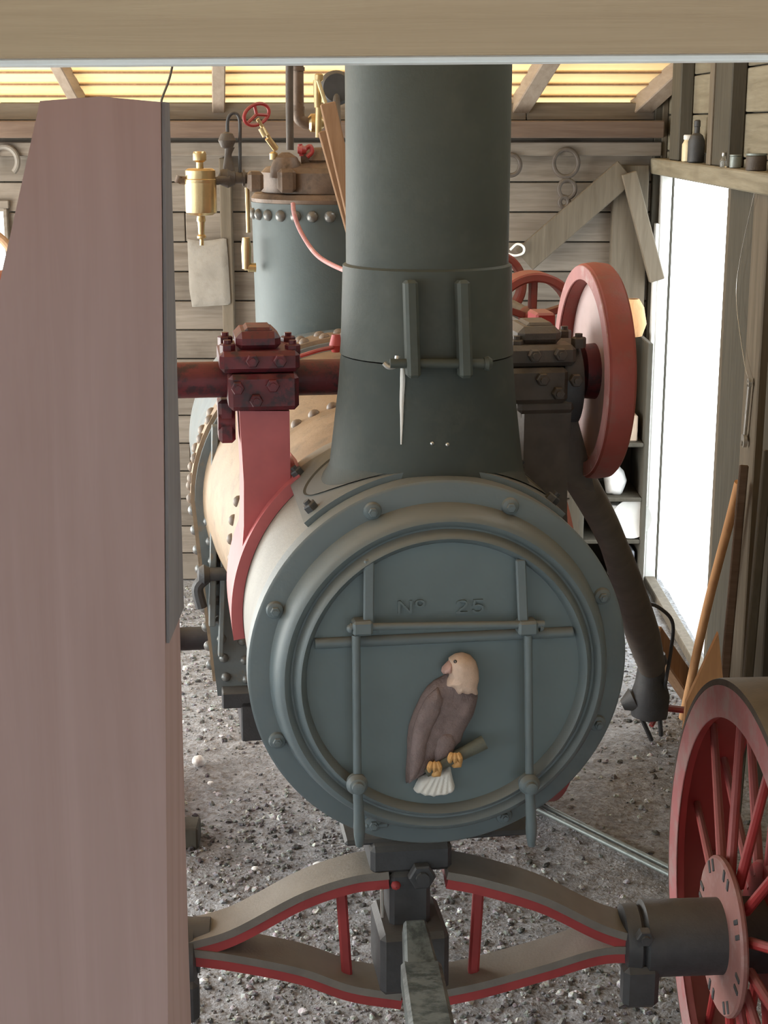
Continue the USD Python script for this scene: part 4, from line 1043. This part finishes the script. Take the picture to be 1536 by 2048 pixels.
# ================================================================== THINGS ON AND AROUND THE RIGHT WALL
def jar_at(px, py):
    return atx(px, py, XR + 0.03)
def ledge_pt(px, y=None):
    d = ray(px, 300)
    X = XR - 0.018
    Y = X / d[0] * d[1]
    return np.array([X, Y, LZ1 + 0.0005])
def lobj(name, px, prof, mat, label, cat, group=None, n=28):
    p = ledge_pt(px)
    t = thing(name, p, label, cat, group)
    return t, p
t, p = lobj('glass_jar', 1376, None, None, 'cream filled jar with a pale lid on the ledge over the doorway', 'jar')
obj('jar_body', lathe([(0.022, 0.0), (0.027, 0.004), (0.027, 0.075), (0.020, 0.088), (0.018, 0.095)], p, UP, 28), paint('jar_cream', (0.78, 0.66, 0.42), 0.25, var=0.1, scale=30), t)
obj('lid', lathe([(0.021, 0.095), (0.022, 0.098), (0.022, 0.112), (0.019, 0.116)], p, UP, 24), WHITE, t)
t, p = lobj('oil_bottle', 1394, None, None, 'black bottle with narrow neck behind the cream jar on the ledge', 'bottle')
p = p + np.array([0.006, 0.05, 0])
obj('bottle_body', lathe([(0.030, 0.0), (0.036, 0.005), (0.036, 0.09), (0.026, 0.115), (0.012, 0.125), (0.012, 0.15)], p, UP, 28), BLACK, t)
obj('stopper', lathe([(0.011, 0.15), (0.014, 0.152), (0.014, 0.175), (0.009, 0.18)], p, UP, 18), BLACK, t)
t, p = lobj('small_bottle', 1453, None, None, 'tiny clear glass bottle right of the dark stud on the ledge', 'bottle')
p = p + np.array([-0.022, -0.06, 0])
obj('bottle_body', lathe([(0.013, 0.0), (0.015, 0.003), (0.015, 0.024), (0.008, 0.034), (0.007, 0.042)], p, UP, 20), GLASS, t)
obj('stopper', lathe([(0.006, 0.040), (0.008, 0.044), (0.008, 0.054), (0.005, 0.056)], p, UP, 14), STEEL, t)
t, p = lobj('tin_can', 1472, None, None, 'small grey tin between the tiny bottle and the wide tin', 'tin')
obj('can', lathe([(0.02, 0.0), (0.022, 0.002), (0.022, 0.042), (0.020, 0.044)], p, UP, 24), GALV, t)
obj('lid', ring(p + (0, 0, 0.044), UP, 0.0225, 0.004, 0.006, 24, 0.001), GALV, t)
t, p = lobj('tin_can', 1514, None, None, 'wide dark grey tin at the right end of the ledge', 'tin')
obj('can', lathe([(0.034, 0.0), (0.037, 0.003), (0.037, 0.05), (0.034, 0.053)], p, UP, 28), IRONBR, t)
obj('lid', ring(p + (0, 0, 0.053), UP, 0.038, 0.005, 0.008, 28, 0.001), GALV, t)

# spanner hung on the stud
XW = XR - 0.035
sp = thing('spanner', atx(1494, 905, XW), 'bright steel open-ended spanner hanging on the right wall stud', 'spanner')
a, b = atx(1499, 765, XW), atx(1489, 872, XW)
obj('shank', bar(a, b, 0.016, 0.012, 0.003, up=(1, 0, 0)), STEEL, sp)
jaw = sg.Point(0, 0).buffer(0.026, 12).difference(sg.box(-0.011, -0.05, 0.011, -0.002))
dj = (b - a) / np.linalg.norm(b - a)
jm = trimesh.creation.extrude_polygon(jaw, 0.012, engine='earcut')
v = np.array(jm.vertices); sd = np.cross(dj, (1, 0, 0)); sd /= np.linalg.norm(sd)
jm.vertices = (b + dj * 0.018) + v[:, :1] * sd - v[:, 1:2] * dj + (v[:, 2:] - 0.006) * np.array([1.0, 0, 0])
obj('jaw', fixm(jm), STEEL, sp)
obj('ring_end', lathe([(0.008, -0.006), (0.016, -0.006), (0.016, 0.006), (0.008, 0.006)], a, (1, 0, 0), 20, cap=False), STEEL, sp)
# nail and string above it
obj('hanging_string', tube(curve([atx(1510, 380, XW), atx(1480, 520, XW + 0.01), atx(1473, 600, XW + 0.01), atx(1488, 720, XW), atx(1500, 766, XW)], 24), 0.0016, 6), STEEL, None, label='thin string hanging down the right wall to the spanner', cat='string')
# long tool handle
th_ = thing('tool_handle', atz(1362, 1420, 0.0), 'long orange-brown wooden tool handle leaning on the right wall', 'tool handle')
ha, hb_ = atx(1480, 965, XR - 0.06), atz(1345, 1468, 0.02)
hb_ = atz(1366, 1436, 0.02)
obj('shaft', tube(curve([ha, (ha + hb_) / 2 + np.array([-0.01, 0, 0.0]), hb_], 12), [0.021, 0.019, 0.018, 0.0175, 0.0175, 0.0175, 0.0175, 0.0175, 0.0175, 0.0175, 0.0175, 0.0175], 14), ORANGE, th_)
gp = hb_ + (hb_ - ha) * ((0.02 - hb_[2]) / (hb_[2] - ha[2]))
#obj('blade', bar(hb_ + (gp - hb_) * 0.0, gp, 0.10, 0.012, 0.003), IRONBR, th_)
bo = thing('offcut_board', atz(1400, 1420, 0.0), 'orange triangular offcut board standing beside the red wheel', 'board')
q = [at(1434, 1262, 4.78), at(1450, 1420, 4.78), at(1440, 1640, 4.78), at(1345, 1640, 4.78), at(1370, 1400, 4.78)]
z0 = 0.0
pts2 = [(p[0], max(p[2], 0.0)) for p in q]
obj('panel', slab(pts2, (0, 4.78, 0), (1, 0, 0), (0, 0, 1), 0.022), ORANGE, bo, smooth=20)
# dark boards leaning at the far right
for k, (x0, x1, yt, Yd) in enumerate(((1476, 1500, 930, 5.15), (1512, 1560, 900, 5.05))):
    a = at((x0 + x1) / 2, yt, Yd)
    g = np.array([a[0] - 0.10, a[1] - 0.25, 0.0])
    lab = ('narrow dark brown board leaning on the right wall beside the tool handle', 'wide dark brown board leaning at the right edge of the view')[k]
    tb = thing('leaning_board', g, lab, 'board')
    obj('board', bar(a, g, 0.03, (x1 - x0) / FPX * 5.4 * 1.3, 0.004, up=(0.2, 1, 0.2)), PLATEW if k == 0 else DARKW, tb)

# shelf unit in the back right corner with odds and ends
su0, su1 = at(1205, 800, 7.55)[0], at(1292, 800, 7.55)[0]
sh = thing('wall_shelf', ((su0 + su1) / 2, 7.65, 0), 'dark narrow shelf unit in the back corner by the doorway', 'shelf')
SHX0, SHX1 = su0 - 0.12, su1 - 0.005
obj('back_panel', cbox(SHX0, SHX1, 7.76, 7.785, 0.0, 1.32), DARKW, sh)
for x in (SHX0, SHX1 - 0.025):
    obj('side_panel', cbox(x, x + 0.025, 7.38, 7.76, 0.0, 1.32), DARKW, sh)
shz = [at(1240, y, 7.4)[2] for y in (1162, 1078, 994, 885)]
for z in shz:
    obj('shelf_board', cbox(SHX0 + 0.025, SHX1 - 0.025, 7.38, 7.76, z - 0.02, z), DARKW, sh)
def shelf_item(name, px0, px1, z, hpx, depth, mat, label, cat, Y=7.42):
    a, b = at(px0, 1000, Y)[0], at(px1, 1000, Y)[0]
    h = hpx / FPX * 7.7
    return obj(name, cbox(a, b, Y, Y + depth, z + 0.0005, z + h, 0.006), mat, None, label=label, cat=cat)
shelf_item('card_box', 1246, 1270, shz[3], 52, 0.18, TANP, 'tan cardboard box on the top shelf below the flywheel', 'box')
z = shz[2]; a = at(1232, 990, 7.45)
sk = obj('paper_bundle', relief([(at(x, y, 7.45)[0], at(x, y, 7.45)[2]) for x, y in ((1214, 990), (1208, 950), (1222, 938), (1232, 924), (1240, 935), (1250, 945), (1256, 965), (1246, 990), (1238, 993))], 0.07, lambda u, v, h: np.array([u, 7.5 - h, v]), 0.01, 0.03, lambda p: 0.03 * (meshkit.fbm(np.c_[p * 30, p[:, 0]], 3, 2) - 0.5)), PAPER, None, smooth=True, label='crumpled pale paper bundle on the second shelf', cat='paper')
shelf_item('paper_box', 1215, 1244, shz[1], 66, 0.12, PAPER, 'white box on the third shelf behind the leaning pipe', 'box')
dc_ = at(1262, 1040, 7.42); dr2 = 40 / FPX * 7.6
dc_[2] = shz[1] + dr2 + 0.002
obj('white_plate', lathe([(0.0005, 0.0), (dr2 * 0.6, 0.0), (dr2, 0.012), (dr2, 0.018), (dr2 * 0.6, 0.008), (0.0005, 0.008)], dc_ + np.array([0, 0, 0]), (0, -1, 0.05), 40, cap=False), WHITE, None, label='round white plate standing on edge on the third shelf', cat='plate')
shelf_item('paper_box', 1226, 1248, shz[0], 58, 0.12, PAPER, 'tall white packet on the lowest shelf', 'packet')
shelf_item('grey_box', 1252, 1274, shz[0], 60, 0.12, BLUEP, 'blue grey carton on the lowest shelf beside the white packet', 'carton')
cn = at(1262, 790, 7.5)
obj('basket', lathe([(0.02, 0.0), (0.055, 0.01), (0.075, 0.07), (0.06, 0.15), (0.035, 0.19), (0.03, 0.19), (0.055, 0.15), (0.068, 0.07), (0.05, 0.015), (0.02, 0.008)], np.array([cn[0], 7.58, 1.3205]), UP, 28, cap=False), ORANGE, None, label='orange-brown rounded basket standing on top of the corner shelf', cat='basket')

# iron rings and tools hung on the back wall
def hook_ring(px, py, r, name, label, cat, a0=0, a1=360, rad=0.011, mat=IRONBR):
    c = at(px, py, YB - 0.075)
    full = a1 - a0 >= 360
    th = np.radians(np.linspace(a0, a1, 36, endpoint=not full))
    P = [c + np.array([r * math.cos(t), 0.0, r * 1.1 * math.sin(t)]) for t in th]
    return obj(name, tube(P, rad, 10, close=full), mat, None, label=label, cat=cat)
hook_ring(10, 322, 0.062, 'horseshoe', 'rusty pale horseshoe hung on the back wall at far left', 'horseshoe', -50, 230, 0.014, mat=AXLEG)
hook_ring(1022, 330, 0.045, 'iron_ring', 'iron ring on the back wall just right of the chimney', 'ring')
hook_ring(1132, 326, 0.06, 'iron_ring', 'large iron ring on the back wall above the diagonal brace', 'ring')
hook_ring(1134, 378, 0.04, 'iron_ring', 'smaller iron ring hanging below the large ring', 'ring')
hook_ring(1128, 404, 0.022, 'shackle', 'little iron shackle at the bottom of the hanging rings', 'shackle', rad=0.012)
obj('wire_loop', tube(curve([at(1020, 500, YB - 0.13), at(1034, 488, YB - 0.13), at(1047, 494, YB - 0.13), at(1046, 506, YB - 0.13), at(1030, 511, YB - 0.13), at(1012, 506, YB - 0.13)], 24), 0.006, 8), PEBBLE, None, label='pale coil of wire poking out right of the chimney', cat='wire')
# sacking sheet on the back wall
ssp = [(374, 478), (400, 483), (425, 480), (452, 476), (456, 520), (458, 560), (461, 610), (430, 612), (384, 615), (378, 580), (376, 530)]
sm = relief([(at(x, y, YB - 0.09)[0], at(x, y, YB - 0.09)[2]) for x, y in ssp], 0.012, lambda u, v, h: np.array([u, YB - 0.075 - h, v]), 0.02, 0.02, lambda p: 0.02 * (meshkit.fbm(np.c_[p * 9, p[:, 0] * 0], 3, 8) - 0.5))
obj('sacking_sheet', sm, CLOTH, None, smooth=True, label='pale grey worn sheet hanging on the back wall below the lubricator', cat='sheet')
# brown plank leaning behind the chimney
pk = thing('leaning_plank', E(-0.05, 1.9, 1.75), 'brown narrow plank leaning against the dome behind the chimney', 'plank')
obj('board', bar(ep(655, 206, 1.70), ep(716, 470, 1.66), 0.02, 0.045, 0.003, up=RT), PLANKB, pk)
obj('board', bar(ep(646, 262, 1.74), ep(712, 500, 1.70), 0.02, 0.030, 0.003, up=RT), PLANKB, pk)
# cord from the roof
obj('cord', tube(curve([at(346, 126, 5.8), at(338, 160, 5.8), at(322, 206, 5.8), at(326, 240, 5.8)], 14), 0.0045, 6), DARKW, None, label='thin dark cord hanging from the roof behind the post', cat='cord')
# curved iron thing in the left window
obj('cart_wheel', tube([at(-40, 530, 7.2) + np.array([0.16 * math.cos(t), 0, 0.16 * math.sin(t)]) for t in np.linspace(0, 2 * np.pi, 40, endpoint=False)], 0.02, 10, close=True), PLANKB, None, label='brown wheel rim showing at the far left edge below the window', cat='wheel')

# ================================================================== FLOOR THINGS
g0, g1 = atz(1095, 1628, 0.03), atz(1345, 1752, 0.03)
for k, o in enumerate((0.0, 0.035)):
    dvec = g1 - g0; sd = np.cross(dvec, UP); sd /= np.linalg.norm(sd)
    lab = ('galvanised pipe lying on the floor left of the wheel, the nearer of two', 'galvanised pipe lying on the floor left of the wheel, the farther of two')[k]
    obj('floor_pipe', [cyl(g0 - dvec * 0.9 + sd * (-o), g1 + dvec * 0.15 - sd * o, 0.0085, n=14, b=0.001)] , GALV, None, label=lab, cat='pipe')
bk = atz(378, 1700, 0.0)
obj('timber_block', cbox(bk[0] - 0.045, bk[0] + 0.03, bk[1] - 0.0, bk[1] + 0.10, 0.0, 0.075, 0.006), DARKW, None, label='dark grey timber block on the ash beside the post', cat='block')
ico = trimesh.creation.icosphere(3)
for k, (x, y, rpx, lab) in enumerate(((397, 1522, 13, 'round white pebble on the ash beside the post'), (636, 1731, 11, 'white stone chip just above the left axle bar'), (421, 1566, 6, 'small pale stone just below the round white pebble'), (510, 1737, 7, 'pale flat stone left of the white chip'))):
    c = atz(x, y, 0.02); r = rpx / FPX * np.linalg.norm(c - np.array([0, 0, EYE]))
    m = ico.copy(); v = np.array(m.vertices)
    v *= (0.85 + 0.3 * meshkit.fbm(v * 1.7 + k * 5, 2, k))[:, None] * np.array([1, 1, 0.85 if k == 0 else 0.6]) * r
    m.vertices = v + c
    obj('pebble', m, PEBBLE, None, smooth=True, label=lab, cat='stone')
# gravel scatter
protos = []
pi_path = numbered('/World/gravel')
PI = UsdGeom.PointInstancer.Define(stage, pi_path)
tag(PI, 'loose grey gravel and clinker lying over the shed floor', 'gravel', kind='stuff')
UsdGeom.Scope.Define(stage, pi_path + '/stones')
i1 = trimesh.creation.icosphere(1)
for k in range(8):
    v = np.array(i1.vertices)
    v *= (0.55 + 0.9 * nrg.random(len(v)))[:, None] ** 0.6
    v *= np.array([1.0, 0.8, 0.55])
    path = '%s/stones/stone%s' % (pi_path, '' if k == 0 else '_%03d' % k)
    usdkit.mesh(stage, path, trimesh.Trimesh(v, i1.faces, process=False), STONE, smooth=False)
    PI.GetPrototypesRel().AddTarget(path)
N = 60000
px = nrg.random(N); xs = XL + 0.1 + (XR - XL - 0.2) * px
ys = 1.9 + (YB - 2.0) * nrg.random(N)
# denser where the ash is loose
dens = meshkit.fbm(np.stack([xs * 1.3, ys * 1.3, 0 * xs], -1), 3, 5)
keep = nrg.random(N) < np.clip((dens - 0.3) * 3.0, 0.12, 1)
xs, ys = xs[keep], ys[keep]
zs = ground_z(xs, ys)
sz = 0.0035 + 0.012 * nrg.random(len(xs)) ** 4.0
PI.CreatePositionsAttr(Vt.Vec3fArray.FromNumpy(np.stack([xs, ys, zs + sz * 0.2], -1).astype(np.float32)))
PI.CreateProtoIndicesAttr(Vt.IntArray.FromNumpy(nrg.integers(0, 8, len(xs)).astype(np.int32)))
PI.CreateScalesAttr(Vt.Vec3fArray.FromNumpy(np.repeat(sz[:, None], 3, 1).astype(np.float32)))
q = nrg.normal(size=(len(xs), 4)) * np.array([1, 0.25, 0.25, 1]); q /= np.linalg.norm(q, axis=1, keepdims=True)
PI.CreateOrientationsAttr(Vt.QuathArray([Gf.Quath(float(a), float(b), float(c), float(d)) for a, b, c, d in q]))
